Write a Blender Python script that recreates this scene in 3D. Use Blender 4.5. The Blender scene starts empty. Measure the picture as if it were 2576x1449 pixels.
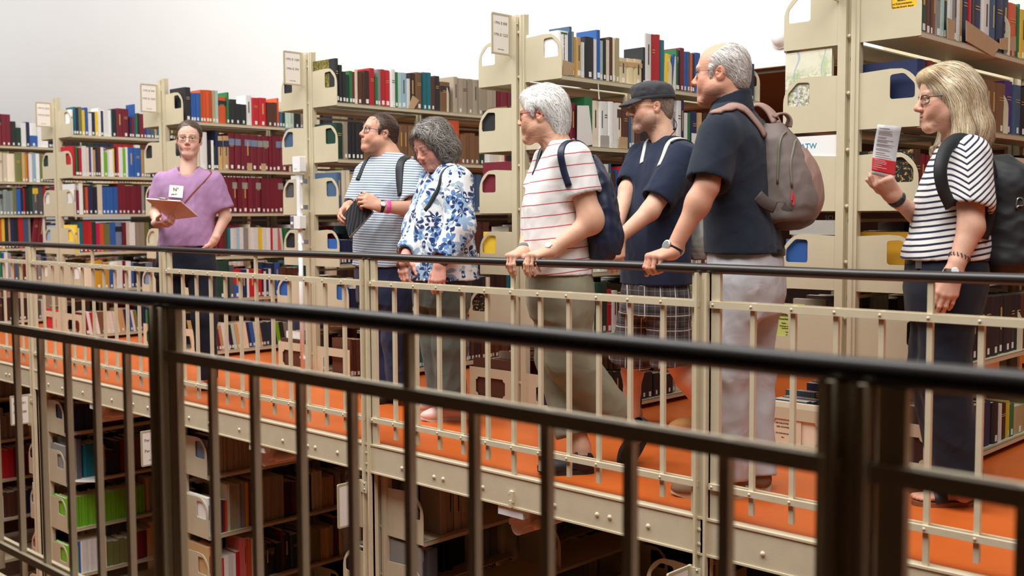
import bpy, bmesh, math, random
import numpy as np
from mathutils import Vector, Matrix, geometry
random.seed(7); RNG = np.random.default_rng(7)
SC = bpy.context.scene
COL = SC.collection
PI = math.pi
# ------------------------------------------------------------------ camera
FPX = 2755.0                                   # focal length in pixels of the 2576 wide frame
CAM = np.array([8.14717, -3.39703, 1.12868])
CF = np.array([-0.6890643, 0.72166747, -0.06623026])
CR = np.array([0.72347656, 0.69033067, -0.00502296])
CU = np.array([-0.04209587, 0.05137719, 0.99779172])
cd = bpy.data.cameras.new('camera'); cam = bpy.data.objects.new('camera', cd); COL.objects.link(cam)
cd.sensor_width = 36.0; cd.lens = FPX / 2576 * 36.0; cd.clip_start = 0.05; cd.clip_end = 200
cam.matrix_world = Matrix(((CR[0], CU[0], -CF[0], CAM[0]), (CR[1], CU[1], -CF[1], CAM[1]), (CR[2], CU[2], -CF[2], CAM[2]), (0, 0, 0, 1)))
cd.dof.use_dof = True; cd.dof.focus_distance = 5.1; cd.dof.aperture_fstop = 3.0; cd.dof.aperture_blades = 9
SC.camera = cam
# ------------------------------------------------------------------ light
w = bpy.data.worlds.new('world'); SC.world = w; w.use_nodes = True
bg = w.node_tree.nodes['Background']; bg.inputs[0].default_value = (1.0, 0.99, 0.975, 1); bg.inputs[1].default_value = 0.36
def area(name, loc, size, energy, target, color=(1, .98, .95)):
    l = bpy.data.lights.new(name, 'AREA'); l.shape = 'RECTANGLE'; l.size, l.size_y = size; l.energy = energy; l.color = color
    o = bpy.data.objects.new(name, l); COL.objects.link(o); o.location = loc
    o.rotation_euler = (Vector(target) - Vector(loc)).to_track_quat('-Z', 'Y').to_euler()
    return o
area('skylight', (3.2, -2.1, 6.4), (15, 3.2), 1190, (3.2, -0.3, 0))
wash = area('added_wall_wash', (-7.5, 0.6, 6.0), (26, 2.0), 230, (-7.5, 4.7, 4.6)); wash.data.spread = 1.9  # added lamp without a real source, brightens the rear wall and spares the floors
SC.view_settings.view_transform = 'Standard'; SC.view_settings.look = 'None'
SC.view_settings.exposure = 0.0; SC.view_settings.gamma = 1.0; SC.view_settings.use_curve_mapping = False
# ------------------------------------------------------------------ pixel helpers (a pixel gives a direction only)
def ray(x, y): return CF + CR * ((x - 1288) / FPX) - CU * ((y - 724.5) / FPX)
def J(x, y, D): return CAM + ray(x, y) * D
def on_x(x, y, X):
    d = ray(x, y); return CAM + d * ((X - CAM[0]) / d[0])
def on_y(x, y, Y):
    d = ray(x, y); return CAM + d * ((Y - CAM[1]) / d[1])
def on_z(x, y, Z=0.0):
    d = ray(x, y); return CAM + d * ((Z - CAM[2]) / d[2])
def px(P):
    d = np.asarray(P, float) - CAM; z = d @ CF
    return np.stack([1288 + FPX * (d @ CR) / z, 724.5 - FPX * (d @ CU) / z], -1)
# ------------------------------------------------------------------ materials
def lin(c):
    c = [v / 255 for v in c]
    return tuple(v / 12.92 if v <= .04045 else ((v + .055) / 1.055) ** 2.4 for v in c)
class NT:
    def __init__(s, m): s.t = m.node_tree; s.n = s.t.nodes; s.b = s.n['Principled BSDF']
    def new(s, k, **kw):
        n = s.n.new(k)
        for a, v in kw.items(): setattr(n, a, v)
        return n
    def link(s, a, b): s.t.links.new(a, b)
    def val(s, sock, v):
        if hasattr(v, 'is_output'): s.link(v, sock)
        else: sock.default_value = v
    def math(s, op, a, b=0.0, c=None, clamp=False):
        n = s.new('ShaderNodeMath', operation=op, use_clamp=clamp); s.val(n.inputs[0], a); s.val(n.inputs[1], b)
        if c is not None: s.val(n.inputs[2], c)
        return n.outputs[0]
    def mix(s, f, a, b, blend='MIX'):
        n = s.new('ShaderNodeMix', data_type='RGBA', blend_type=blend)
        s.val(n.inputs[0], f)
        for sock, v in ((n.inputs[6], a), (n.inputs[7], b)):
            if hasattr(v, 'is_output'): s.link(v, sock)
            else: sock.default_value = (*v[:3], 1)
        return n.outputs[2]
    def noise(s, vec, scale, detail=2, rough=.5, w=None):
        n = s.new('ShaderNodeTexNoise'); n.inputs['Scale'].default_value = scale; n.inputs['Detail'].default_value = detail; n.inputs['Roughness'].default_value = rough
        if vec is not None: s.link(vec, n.inputs['Vector'])
        return n.outputs[0]
    def coord(s, scale=None, rot=None, loc=None):
        tc = s.new('ShaderNodeTexCoord').outputs['Object']
        if scale is None and rot is None and loc is None: return tc
        m = s.new('ShaderNodeMapping'); s.link(tc, m.inputs[0])
        if scale: m.inputs['Scale'].default_value = scale
        if rot: m.inputs['Rotation'].default_value = rot
        if loc: m.inputs['Location'].default_value = loc
        return m.outputs[0]
    def xyz(s, vec):
        n = s.new('ShaderNodeSeparateXYZ'); s.link(vec, n.inputs[0]); return n.outputs
    def bump2(s, h, strength, dist, h2, st2, d2):
        a = s.new('ShaderNodeBump'); a.inputs['Strength'].default_value = st2; a.inputs['Distance'].default_value = d2; s.link(h2, a.inputs['Height'])
        n = s.new('ShaderNodeBump'); n.inputs['Strength'].default_value = strength; n.inputs['Distance'].default_value = dist
        s.link(h, n.inputs['Height']); s.link(a.outputs[0], n.inputs['Normal']); s.link(n.outputs[0], s.b.inputs['Normal'])
    def bump(s, h, strength, dist=.002):
        n = s.new('ShaderNodeBump'); n.inputs['Strength'].default_value = strength; n.inputs['Distance'].default_value = dist
        s.link(h, n.inputs['Height']); s.link(n.outputs[0], s.b.inputs['Normal'])
    def ramp(s, f, lo, hi):
        n = s.new('ShaderNodeMapRange'); s.val(n.inputs[0], f); n.inputs[1].default_value = lo; n.inputs[2].default_value = hi; return n.outputs[0]
MATS = {}
def material(name, rgb, rough=.5, spec=.5, var=.06, vscale=12, bump=0, bscale=200, bdist=.001, metal=0, attr=False, objcol=False, fn=None, alpha=1, sheen=0, sub=0, wrinkle=0):
    if name in MATS: return MATS[name]
    m = bpy.data.materials.new(name); m.use_nodes = True; t = NT(m)
    b = t.b; b.inputs['Roughness'].default_value = rough; b.inputs['Specular IOR Level'].default_value = spec; b.inputs['Metallic'].default_value = metal
    co = t.coord(); c = lin(rgb)
    if attr: base = t.new('ShaderNodeAttribute', attribute_name='Col').outputs[0]
    elif objcol: base = t.new('ShaderNodeObjectInfo').outputs['Color']
    else: base = (*c, 1)
    if fn: base = fn(t, co, base)
    n = t.noise(co, vscale, 3)
    k = t.ramp(n, .25, .75); f = t.math('MULTIPLY_ADD', k, 2 * var, 1 - var)
    g = t.new('ShaderNodeCombineColor'); [t.link(f, g.inputs[i]) for i in range(3)]
    t.link(t.mix(1.0, base, g.outputs[0], 'MULTIPLY'), b.inputs['Base Color'])
    if bump and wrinkle:
        q = t.new('ShaderNodeTexNoise'); q.inputs['Scale'].default_value = 5; q.inputs['Detail'].default_value = 2; q.inputs['Distortion'].default_value = 1.2; t.link(co, q.inputs['Vector'])
        rg = t.math('ABSOLUTE', t.math('SUBTRACT', q.outputs[0], .5)); t.bump2(t.noise(co, bscale, 3), bump, bdist, rg, wrinkle, .05)
    elif bump: t.bump(t.noise(co, bscale, 3), bump, bdist)
    if sheen: b.inputs['Sheen Weight'].default_value = sheen; b.inputs['Sheen Roughness'].default_value = .6
    if sub:
        b.inputs['Subsurface Weight'].default_value = sub; b.inputs['Subsurface Radius'].default_value = (.012, .004, .002); b.inputs['Subsurface Scale'].default_value = .6
    MATS[name] = m; return m
# ------------------------------------------------------------------ mesh builder
class MB:
    def __init__(s): s.v = []; s.f = []
    def add(s, v, f):
        o = len(s.v); s.v += [tuple(map(float, p)) for p in v]; s.f += [tuple(i + o for i in q) for q in f]; return s
    def box(s, x0, x1, y0, y1, z0, z1, M=None):
        v = [(x, y, z) for z in (z0, z1) for y in (y0, y1) for x in (x0, x1)]
        if M is not None: v = [tuple(M @ Vector(p)) for p in v]
        return s.add(v, [(0, 2, 3, 1), (4, 5, 7, 6), (0, 1, 5, 4), (2, 6, 7, 3), (0, 4, 6, 2), (1, 3, 7, 5)])
    def tube(s, pts, r, n=10, caps=True, up=(0, 0, 1)):
        pts = [Vector(p) for p in pts]; k = len(pts); rs = r if hasattr(r, '__len__') else [r] * k
        v = []; prev = None
        for i, p in enumerate(pts):
            t = (pts[min(i + 1, k - 1)] - pts[max(i - 1, 0)]).normalized()
            if prev is None:
                a = Vector(up) if abs(t.dot(Vector(up))) < .95 else Vector((1, 0, 0)); u = (a - t * a.dot(t)).normalized()
            else: u = (prev - t * prev.dot(t)).normalized()
            prev = u; w_ = t.cross(u)
            v += [p + (u * math.cos(2 * PI * j / n) + w_ * math.sin(2 * PI * j / n)) * rs[i] for j in range(n)]
        f = [(i * n + j, i * n + (j + 1) % n, (i + 1) * n + (j + 1) % n, (i + 1) * n + j) for i in range(k - 1) for j in range(n)]
        if caps: f += [tuple(range(n))[::-1], tuple(range((k - 1) * n, k * n))]
        return s.add(v, f)
    def strap(s, pts, nrm, wid, th):                      # flat band: points, outward normals, width, thickness
        k = len(pts); v = []
        for i in range(k):
            p = Vector(pts[i]); t = (Vector(pts[min(i + 1, k - 1)]) - Vector(pts[max(i - 1, 0)])).normalized()
            n_ = Vector(nrm[i] if hasattr(nrm[0], '__len__') else nrm); n_ = (n_ - t * n_.dot(t)).normalized(); b = t.cross(n_)
            w2 = (wid[i] if hasattr(wid, '__len__') else wid) / 2
            v += [p - b * w2, p - b * w2 * .8 + n_ * th, p + b * w2 * .8 + n_ * th, p + b * w2]
        f = [(i * 4 + j, i * 4 + (j + 1) % 4, i * 4 + 4 + (j + 1) % 4, i * 4 + 4 + j) for i in range(k - 1) for j in range(4)]
        f += [(0, 1, 2, 3)[::-1], tuple(range((k - 1) * 4, k * 4))]
        return s.add(v, f)
    def prism(s, outer, holes, place):                     # 2D outline with holes -> slab; place(u, v, 0 or 1)
        loops = [outer] + list(holes); flat = [p for l in loops for p in l]
        tri = geometry.tessellate_polygon([[Vector((a, b, 0)) for a, b in l] for l in loops])
        n = len(flat); v = [place(a, b, 0) for a, b in flat] + [place(a, b, 1) for a, b in flat]
        f = [tuple(t) for t in tri] + [tuple(i + n for i in t[::-1]) for t in tri]; o = 0
        for l in loops:
            k = len(l); f += [(o + i, o + (i + 1) % k, n + o + (i + 1) % k, n + o + i) for i in range(k)]; o += k
        return s.add(v, f)
    def dome(s, c, n_, r, seg=8, h=.6):
        c = Vector(c); n_ = Vector(n_).normalized(); a = Vector((0, 0, 1)) if abs(n_.z) < .9 else Vector((1, 0, 0)); u = n_.cross(a).normalized(); w_ = n_.cross(u)
        v = []
        for k, (rr, hh) in enumerate(((1, 0), (.8, .6), (.4, .95))):
            v += [c + (u * math.cos(2 * PI * j / seg) + w_ * math.sin(2 * PI * j / seg)) * r * rr + n_ * r * h * hh for j in range(seg)]
        v.append(c + n_ * r * h)
        f = [(i * seg + j, i * seg + (j + 1) % seg, (i + 1) * seg + (j + 1) % seg, (i + 1) * seg + j) for i in range(2) for j in range(seg)]
        f += [(2 * seg + j, 2 * seg + (j + 1) % seg, 3 * seg) for j in range(seg)]
        return s.add(v, f)
    def mesh(s, name, smooth=False):
        m = bpy.data.meshes.new(name); m.from_pydata(s.v, [], s.f); fix(m)
        if smooth: shade(m)
        return m
def fix(m):
    b = bmesh.new(); b.from_mesh(m); bmesh.ops.recalc_face_normals(b, faces=b.faces); b.to_mesh(m); b.free()
def shade(m, ang=None):
    m.polygons.foreach_set('use_smooth', [True] * len(m.polygons))
    if ang: m.set_sharp_from_angle(angle=math.radians(ang))
def obj(name, mesh, mat=None, parent=None, loc=None):
    if isinstance(mesh, MB): mesh = mesh.mesh(name)
    o = bpy.data.objects.new(name, mesh); COL.objects.link(o)
    if mat is not None and mesh is not None:
        if not mesh.materials: mesh.materials.append(mat)
        elif mesh.materials[0] != mat: o.material_slots[0].link = 'OBJECT'; o.material_slots[0].material = mat
    if parent is not None: o.parent = parent
    if loc is not None: o.location = loc
    return o
def tag(o, label, cat, group=None):
    o['label'] = label; o['category'] = cat
    if group: o['group'] = group
    return o
def empty(name, loc, label=None, cat=None, group=None):
    o = bpy.data.objects.new(name, None); COL.objects.link(o); o.location = loc; o.empty_display_size = .1
    if label: tag(o, label, cat, group)
    return o
def structure(o, label=None, cat=None):
    o['kind'] = 'structure'
    if label: o['label'] = label; o['category'] = cat
    return o
def text_mesh(name, txt, size, mat, parent, M, align='CENTER', extrude=.0004):
    c = bpy.data.curves.new(name, 'FONT'); c.body = txt; c.size = size; c.align_x = align; c.align_y = 'CENTER'; c.extrude = extrude; c.resolution_u = 2
    t = bpy.data.objects.new('tmp', c); COL.objects.link(t)
    dg = bpy.context.evaluated_depsgraph_get(); me = bpy.data.meshes.new_from_object(t.evaluated_get(dg))
    bpy.data.objects.remove(t); bpy.data.curves.remove(c)
    me.transform(M); me.materials.clear()
    return obj(name, me, mat, parent)
def set_col(mesh, cols, domain='POINT'):
    a = mesh.color_attributes.new('Col', 'FLOAT_COLOR', domain)
    c = np.ones((len(cols), 4), np.float32); c[:, :3] = cols; a.data.foreach_set('color', c.ravel())
cream = material('cream_enamel', (205, 195, 166), rough=.42, var=.035, vscale=9, bump=.12, bscale=260, bdist=.0008)
rail_cream = material('railing_enamel', (219, 206, 176), rough=.4, var=.05, vscale=14, bump=.25, bscale=180, bdist=.001)
# ================================================================== the setting
L = 1.9647                     # distance from one bookcase row (and railing post) to the next
WY = 1.083                     # front of the upper bookcases, measured from the railing
orange = material('orange_linoleum', (216, 106, 44), rough=.33, spec=.45, var=.10, vscale=3.5, bump=.06, bscale=30)
white_wall = material('white_plaster', (240, 240, 239), rough=.9, var=.01, vscale=1.2)
dark_wall = material('brown_wall', (70, 56, 46), rough=.8, var=.1, vscale=2)
shade_floor = material('shade_toned_linoleum', (104, 76, 56), rough=.5, var=.1, vscale=3)  # orange floor darkened in colour to stand in for shade and cut bounce
def slab(name, mat, *b): return structure(obj(name, MB().box(*b), mat))
slab('floor', orange, -12, 11, 0.0, 9, -.02, 0.0)
slab('ceiling', cream, -12, 11, 0.02, 9, -.05, -.021)
slab('floor', shade_floor, -12, 11, -7, -2.07, -.02, 0.0)
slab('ceiling', cream, -12, 11, -7, -2.09, -.05, -.021)
slab('floor', orange, -12, 11, -2.2, .04, -2.36, -2.32)
slab('floor', shade_floor, -12, 11, .04, 9, -2.36, -2.32)  # floor under the stacks, shade put into its colour
slab('floor', shade_floor, -12, 11, -7, -2.2, -2.36, -2.32)
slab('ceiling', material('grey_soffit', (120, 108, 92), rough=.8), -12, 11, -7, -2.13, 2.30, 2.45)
slab('wall_front', dark_wall, -12, 11, -7.1, -7.0, -2.4, 2.4)
slab('wall_back', white_wall, -16, 11, 4.7, 4.8, 2.34, 8.0)
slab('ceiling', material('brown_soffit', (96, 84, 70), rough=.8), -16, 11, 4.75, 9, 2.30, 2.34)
slab('wall_back', dark_wall, -16, 11, 9, 9.1, -2.4, 2.34)
slab('wall_right', dark_wall, 11, 11.1, -7.1, 9.1, -2.4, 5.0)
slab('wall_left', dark_wall, -12.1, -12, -7.1, 9.1, -2.4, 0)
# edge beam of each gallery, with its bolts
def edge_beam(name, y, s):
    b = MB(); b.box(-12, 11, min(y, y + s * .012), max(y, y + s * .012), -.136, .0)
    b.box(-12, 11, min(y - s * .03, y + s * .016), max(y - s * .03, y + s * .016), -.004, .004)
    b.box(-12, 11, min(y - s * .05, y + s * .016), max(y - s * .05, y + s * .016), -.14, -.132)
    return structure(obj(name, b, rail_cream))
beam = edge_beam('trim_1', 0.0, -1)
beam2 = edge_beam('trim_2', -2.07, 1)
bolt_mesh = MB().dome((0, 0, 0), (0, -1, 0), .0105, 8, .8).mesh('bolt', True)
for p in range(-3, 4):
    for dx, dz in ((.25, -.08), (.478, -.085), (.54, -.085), (.80, -.08), (1.226, -.084), (1.455, -.08), (1.52, -.079), (1.71, -.078)):
        obj('bolt', bolt_mesh, rail_cream, beam, (p * L + dx, -.012, dz))
# ================================================================== railings
black_rail = material('handrail_paint', (42, 35, 32), rough=.36, spec=.7, var=.12, vscale=25, bump=.05, bscale=60)
rivet_mesh_cache = {}
def railing(label, Y, s, posts, bays, x0, x1):
    """s: -1 when the void lies towards -Y. bays: (first rivet x, pitch, count, support index)"""
    R = empty('railing', (posts[0], Y, 0), label, 'railing'); ox = posts[0]
    hr = MB(); n = int((x1 - x0) / .5); hr.tube([(x0 - ox + (x1 - x0) * i / n, 0, .93 + .002 * math.sin(i * 1.7)) for i in range(n + 1)], .0182, 18)
    h = obj('handrail', hr.mesh('handrail', True), black_rail, R); shade(h.data, 50)
    bal = MB().box(-.009, .009, -.008, .008, .047, .812).mesh('baluster')
    sup = MB().box(-.009, .009, -.008, .008, -.10, .915).mesh('support_bar')
    stub = MB().box(-.018, .018, -.009, .009, -.012, .915).mesh('stub_bar')
    for X in posts:
        c = MB()
        lo = -2.32
        c.box(-.037, .016, -.006, .006, lo, .915); c.box(-.037, -.027, -.028, .028, lo, .915); c.box(.006, .016, -.028, .028, lo, .915); c.box(-.014, -.004, -.012, .012, lo, .915)
        o = obj('post', c, rail_cream, R, (X - ox, 0, 0))
        for dz in (-.045, -.10): obj('bolt', bolt_mesh, rail_cream, o, (-.020, s * .008, dz)).rotation_euler[2] = 0 if s < 0 else PI
        obj('stub_bar', stub, rail_cream, R, (X - ox + .043, 0, 0))
        obj('stub_bar', stub, rail_cream, R, (X - ox - .055, .004, 0)).scale = (.35, 1, 1)
    for (xa, pit, cnt, si) in bays:
        xb = xa + pit * cnt
        for nm, z, hh in (('middle_rail', .80, .0125), ('lower_rail', .1267, .011)):
            m = MB(); a, b = xa - ox - .012, xb - ox + .012
            m.box(a, b, s * .020 if s < 0 else .008, -.008 if s < 0 else .020, z - hh, z + hh)
            m.box(a, b, .008 if s < 0 else -.020, .017 if s < 0 else -.008, z - hh + .003, z + hh + .002)
            o = obj(nm, m, rail_cream, R)
            rv = MB()
            for i in range(cnt + 1): rv.dome((xa + pit * i - ox, s * .020, z), (0, s, 0), .0058, 7, .7)
            r_ = obj('rivet_row', rv.mesh('rivet_row', True), rail_cream, o); r_['kind'] = 'stuff'
        for i in range(1, cnt):
            X = xa + pit * i - ox
            if i == si:
                o = obj('support_bar', sup, rail_cream, R, (X, 0, 0))
                k = MB(); k.dome((-.006, s * .012, -.075), (0, s, 0), .014, 8, .9); k.box(-.008, .010, s * .024 if s < 0 else .008, -.008 if s < 0 else .024, -.115, -.065); k.box(-.006, .006, min(s*.008, s*.03), max(s*.008, s*.03), -.135, -.105)
                obj('bracket', k, rail_cream, o)
            else: obj('baluster', bal, rail_cream, R, (X, 0, 0))
    return R
railing('cream steel railing with dark handrail that the visitors stand behind', 0.0, -1, [p * L for p in range(-3, 5)],
        [(p * L + L / 2 - 6 * .1575, .1575, 12, 6) for p in range(-3, 3)] + [(3 * L + .037, .1593, 12, 5)], -3 * L - .2, 10.5)
fp = [5.752 + 1.761 * k for k in range(-3, 3)]
railing('blurred foreground railing with black handrail and dark cream bars close to the viewer', -2.085, 1, fp,
        [(x + .032, .1697, 10, 5) for x in fp], 0.3, 10.5)
# ================================================================== bookcases
LEV = [1.862, 1.49, 1.14, .79, .45, .035]; HW = [.317, .317, .317, .317, .41, .41]
def arc(cx, cz, r, a0, a1, n=6): return [(cx + r * math.cos(math.radians(a0 + (a1 - a0) * i / n)), cz + r * math.sin(math.radians(a0 + (a1 - a0) * i / n))) for i in range(n + 1)]
def round_poly(pts, r, n=3):
    out = []; k = len(pts)
    for i in range(k):
        p, a, b = Vector(pts[i]), Vector(pts[i - 1]), Vector(pts[(i + 1) % k]); u = (a - p).normalized() * r; v = (b - p).normalized() * r
        for t in range(n + 1):
            t /= n; out.append(tuple((p + u) * (1 - t) ** 2 + p * 2 * t * (1 - t) + (p + v) * t * t))
    return out
def d_panel(hw, sgn):
    o = [(.047, 0), (hw, 0), (hw, .135)] + arc(hw - .115, .135, .115, 0, 72, 8)[1:] + [(hw - .13, .2475), (.047, .240)]
    hx = hw - .317
    h = round_poly([(.186 + hx, .120), (.295 + hx, .120), (.295 + hx, .178), (.247 + hx, .226), (.186 + hx, .222)], .013)
    return MB().prism(o, [h], lambda a, b, k: (sgn * a, .004 * k, b)).mesh('end_panel')
def base_panel(hw, sgn):
    o = [(.047, 0), (hw, 0), (hw, .205), (.047, .205)]
    x0, x1, z0, z1, r = .12, hw - .05, .04, .15, .018
    h = arc(x0, z0, r, 90, 0, 4) + arc(x1, z0, r, 180, 90, 4) + arc(x1, z1, r, 270, 180, 4) + arc(x0, z1, r, 360, 270, 4)
    return MB().prism(o, [h], lambda a, b, k: (sgn * a, .004 * k, b)).mesh('end_panel')
PAN = {}
for sg in (1, -1):
    PAN[sg] = [d_panel(.317, sg)] * 4 + [d_panel(.41, sg), base_panel(.41, sg)]
def board(hw, sg):
    m = MB(); a, b = sorted((sg * .03, sg * hw)); m.box(a, b, .004, 2.02, .012, .018)
    a, b = sorted((sg * hw, sg * (hw - .012))); m.box(a, b, .004, 2.02, -.006, .018)
    return m.mesh('shelf')
BRD = {(sg, hw): board(hw, sg) for sg in (1, -1) for hw in (.317, .41)}
rivet_big = MB().dome((0, 0, 0), (0, -1, 0), .011, 8, .8).mesh('bolt', True)
def bookcase(p, Y0, z0, label, levels=6, zt=2.236):
    B = empty('bookcase', (p * L, Y0, z0), label, 'bookcase')
    for k in range(3):
        c = MB(); yy = k * 1.005; ztop = zt if k == 0 else zt - .26
        c.box(-.05, .05, yy + .02, yy + .03, 0, ztop); c.box(-.05, -.012, yy - .008, yy + .02, 0, ztop - .01); c.box(.012, .05, yy - .008, yy + .02, 0, ztop - .004); c.box(.030, .034, yy - .012, yy - .008, 0, ztop - .004)
        o = obj('column', c, cream, B)
        if k == 0:
            for i in range(9): obj('bolt', rivet_big, cream, o, (-.004, .008, .18 + .245 * i))
    for i in range(levels):
        for sg in (1, -1):
            s = obj('shelf', BRD[sg, HW[i]], cream, B, (0, 0, LEV[i]))
            for k in range(3):
                if i == 5 and k: continue
                obj('end_panel' if k == 0 else 'divider_panel', PAN[sg][i], cream, s, (0, k * 1.005, 0))
    # back braces between the two faces
    r = MB()
    for i in range(1, levels): r.box(-.004, .004, .02, 2.0, LEV[i] + .30, LEV[i] + .315)
    obj('brace', r, cream, B)
    return B
UP = {-2: 'cream metal bookcase at the far left edge', -1: 'cream metal bookcase left of the woman in purple', 0: 'cream metal bookcase right behind the woman in purple',
      1: 'cream metal bookcase with the white sensor trunking on its post', 2: 'cream metal bookcase behind the white-haired woman', 3: 'cream metal bookcase behind the blonde woman', 4: 'cream metal bookcase right beyond the blonde woman'}
for p in (-3, -2, -1, 0, 1, 2, 3):
    bookcase(p, WY, 0.0, UP.get(p, 'cream metal bookcase farthest away at the left'))
LOW = {-1: 'lower-floor cream bookcase at the bottom left edge', 0: 'lower-floor cream bookcase holding the lime green volumes', 1: 'lower-floor cream bookcase with the sign Per 2672 on its post', 2: 'lower-floor cream bookcase with an almost empty top shelf', 3: 'lower-floor cream bookcase at the bottom right under the railing'}
for p in (-1, 0, 1, 2, 3): bookcase(p, .06, -2.325, LOW[p], 6, 2.18)
# ================================================================== books
RGB = dict(black=(38, 38, 42), dkgreen=(28, 62, 50), green=(45, 120, 70), lime=(120, 190, 40), mint=(185, 215, 205), teal=(25, 110, 125), navy=(30, 42, 80), blue=(45, 95, 170), slate=(70, 95, 125), paleblue=(160, 195, 215),
    violet=(75, 50, 130), maroon=(120, 28, 45), red=(190, 32, 42), orange=(215, 90, 45), pink=(225, 160, 160), magenta=(205, 25, 90), brown=(90, 52, 36), dkbrown=(58, 36, 30), oldbrown=(125, 88, 58), tan=(200, 165, 115), mustard=(205, 155, 40),
    yellow=(240, 205, 60), cream=(228, 216, 190), vellum=(222, 205, 165), white=(240, 240, 236), grey=(150, 148, 145), dkgrey=(85, 86, 90), khaki=(170, 160, 120), olive=(120, 125, 70), oldgrey=(165, 152, 132), marble=(135, 125, 45), rose=(225, 110, 100), bluegrey=(120, 135, 165), tealgrey=(140, 155, 152))
book_mat = material('book_cloth', (128, 128, 128), rough=.55, var=.07, vscale=60, bump=.1, bscale=500, bdist=.0005, objcol=True)
marble_mat = material('marbled_paper', (150, 140, 50), rough=.5, fn=lambda t, co, b: t.mix(t.ramp(t.noise(co, 22, 6, .7), .46, .54), lin((150, 140, 46)), lin((78, 70, 34))))
marble_dark = material('dark_marbled_paper', (40, 36, 30), rough=.5, fn=lambda t, co, b: t.mix(t.ramp(t.noise(co, 14, 5, .7), .54, .60), lin((28, 26, 24)), lin((196, 160, 90))))
page_mat = material('book_pages', (222, 212, 190), rough=.8, var=.08, vscale=30)
label_mat = material('label_paper', (238, 236, 230), rough=.7, var=.02)
stuff_mat = material('book_cloth_far', (128, 128, 128), rough=.55, var=.05, vscale=60, attr=True)
band_mat = material('spine_band', (128, 128, 128), rough=.5, var=.05, vscale=60, objcol=True)
ink_mat = material('ink', (40, 38, 38), rough=.6, var=.02)
def unit_cover():
    m = MB()   # x: 0 fore edge .. 1 spine, y: 0..1 thickness, z: 0..1
    prof = [(0, 0), (.96, 0), (.99, .12), (1, .35), (1, .65), (.99, .88), (.96, 1), (0, 1), (0, .93), (.93, .93), (.93, .07), (0, .07)]
    n = len(prof); v = [(x, y, z) for z in (0, 1) for x, y in prof]
    f = [(i, (i + 1) % n, n + (i + 1) % n, n + i) for i in range(n)]
    for o in (0, n):
        for a in ((0, 1, 10, 11), (1, 2, 3, 4, 5, 6, 9, 10), (6, 7, 8, 9)): f.append(tuple(i + o for i in a))
    m.add(v, f); return m.mesh('book')
COVER = unit_cover(); PAGES = MB().box(.03, .94, .06, .94, .015, .975).mesh('pages'); PLATE = MB().box(0, 1, 0, 1, 0, 1).mesh('spine_label')
LVN = ['top', 'second', 'third', 'fourth', 'fifth', 'bottom']
UPN = {-2: 'leftmost bookcase', -1: 'bookcase left of woman in purple', 0: 'bookcase behind woman in purple', 1: 'bookcase behind striped man', 2: 'bookcase behind man in cap', 3: 'bookcase behind blonde woman',
       10: 'lower-floor bookcase with lime volumes', 11: 'lower-floor bookcase beside Per 2672 sign', 12: 'lower-floor bookcase with near-empty shelf', 13: 'lower-floor bookcase at bottom right', 9: 'lower-floor bookcase at left edge'}
BOOKS = []   # dicts gathered first, sorted by apparent size, then built
def add_book(u, side, lvl, y0, y1, zb, h, depth, col, band=None, low=None, lean=0, spec=True, xs=None, idx=None, sticker=None):
    BOOKS.append(dict(u=u, side=side, lvl=lvl, y0=y0, y1=y1, zb=zb, h=h, d=depth, col=col, band=band, low=low, lean=lean, spec=spec, xs=xs, idx=idx, sticker=sticker))
def unit_geo(u):
    return (u, WY, 0.0) if u < 5 else (u - 10, .06, -2.325)
def row(u, lvl, zoom, spec, maxd=.19, rest=True):
    ox, oy, sc = zoom; p, Y0, zo = unit_geo(u); X = p * L + HW[lvl] - .018; zb = LEV[lvl] + zo + .018
    body, end = spec.split('|'); toks = body.split(); items = []
    for t in toks:
        a = t.split(':'); items.append((float(a[0]) / sc + ox, float(a[1]) / sc + oy, a[2]))
    xs = [i[0] for i in items] + [float(end) / sc + ox]
    def Yat(x):
        y = 700
        for _ in range(4):
            P = on_x(x, y, X); y = float(px((X, P[1], zb))[1])
        return P[1]
    ys = [Yat(x) for x in xs]
    ys = [max(v, Y0 + .008) for v in ys]
    for i in range(1, len(ys)):
        if ys[i] < Y0 + .10: ys[i] = max(ys[i], ys[i - 1] + (.026 if i == 1 else .010))
    for i, (x, yt, c) in enumerate(items):
        lean = 0
        if '~' in c: c, lean = c.split('~'); lean = float(lean)
        band = low = None
        if '+' in c: c, band = c.split('+')
        if '/' in c: c, low = c.split('/')
        if c == 'gap' or ys[i + 1] - ys[i] < .003: continue
        h = on_x((xs[i] + xs[i + 1]) / 2, yt, X)[2] - zb
        h = min(max(h, .10), .335 if lvl else .42) / math.cos(math.radians(lean))
        add_book(u, 1, lvl, ys[i] + .0008, ys[i + 1] - .0008, zb, h, (maxd + .03 if i == 0 else random.uniform(.13, maxd)), c, band, low, lean, idx=i + 1, xs=X - p * L - random.uniform(0, .012))
    if rest: fill(u, 1, lvl, ys[-1] + .01)
MUTED = ['black', 'navy', 'maroon', 'brown', 'dkbrown', 'cream', 'white', 'grey', 'dkgreen', 'oldbrown', 'slate', 'red', 'tan', 'olive', 'oldgrey', 'white', 'teal']
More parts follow.
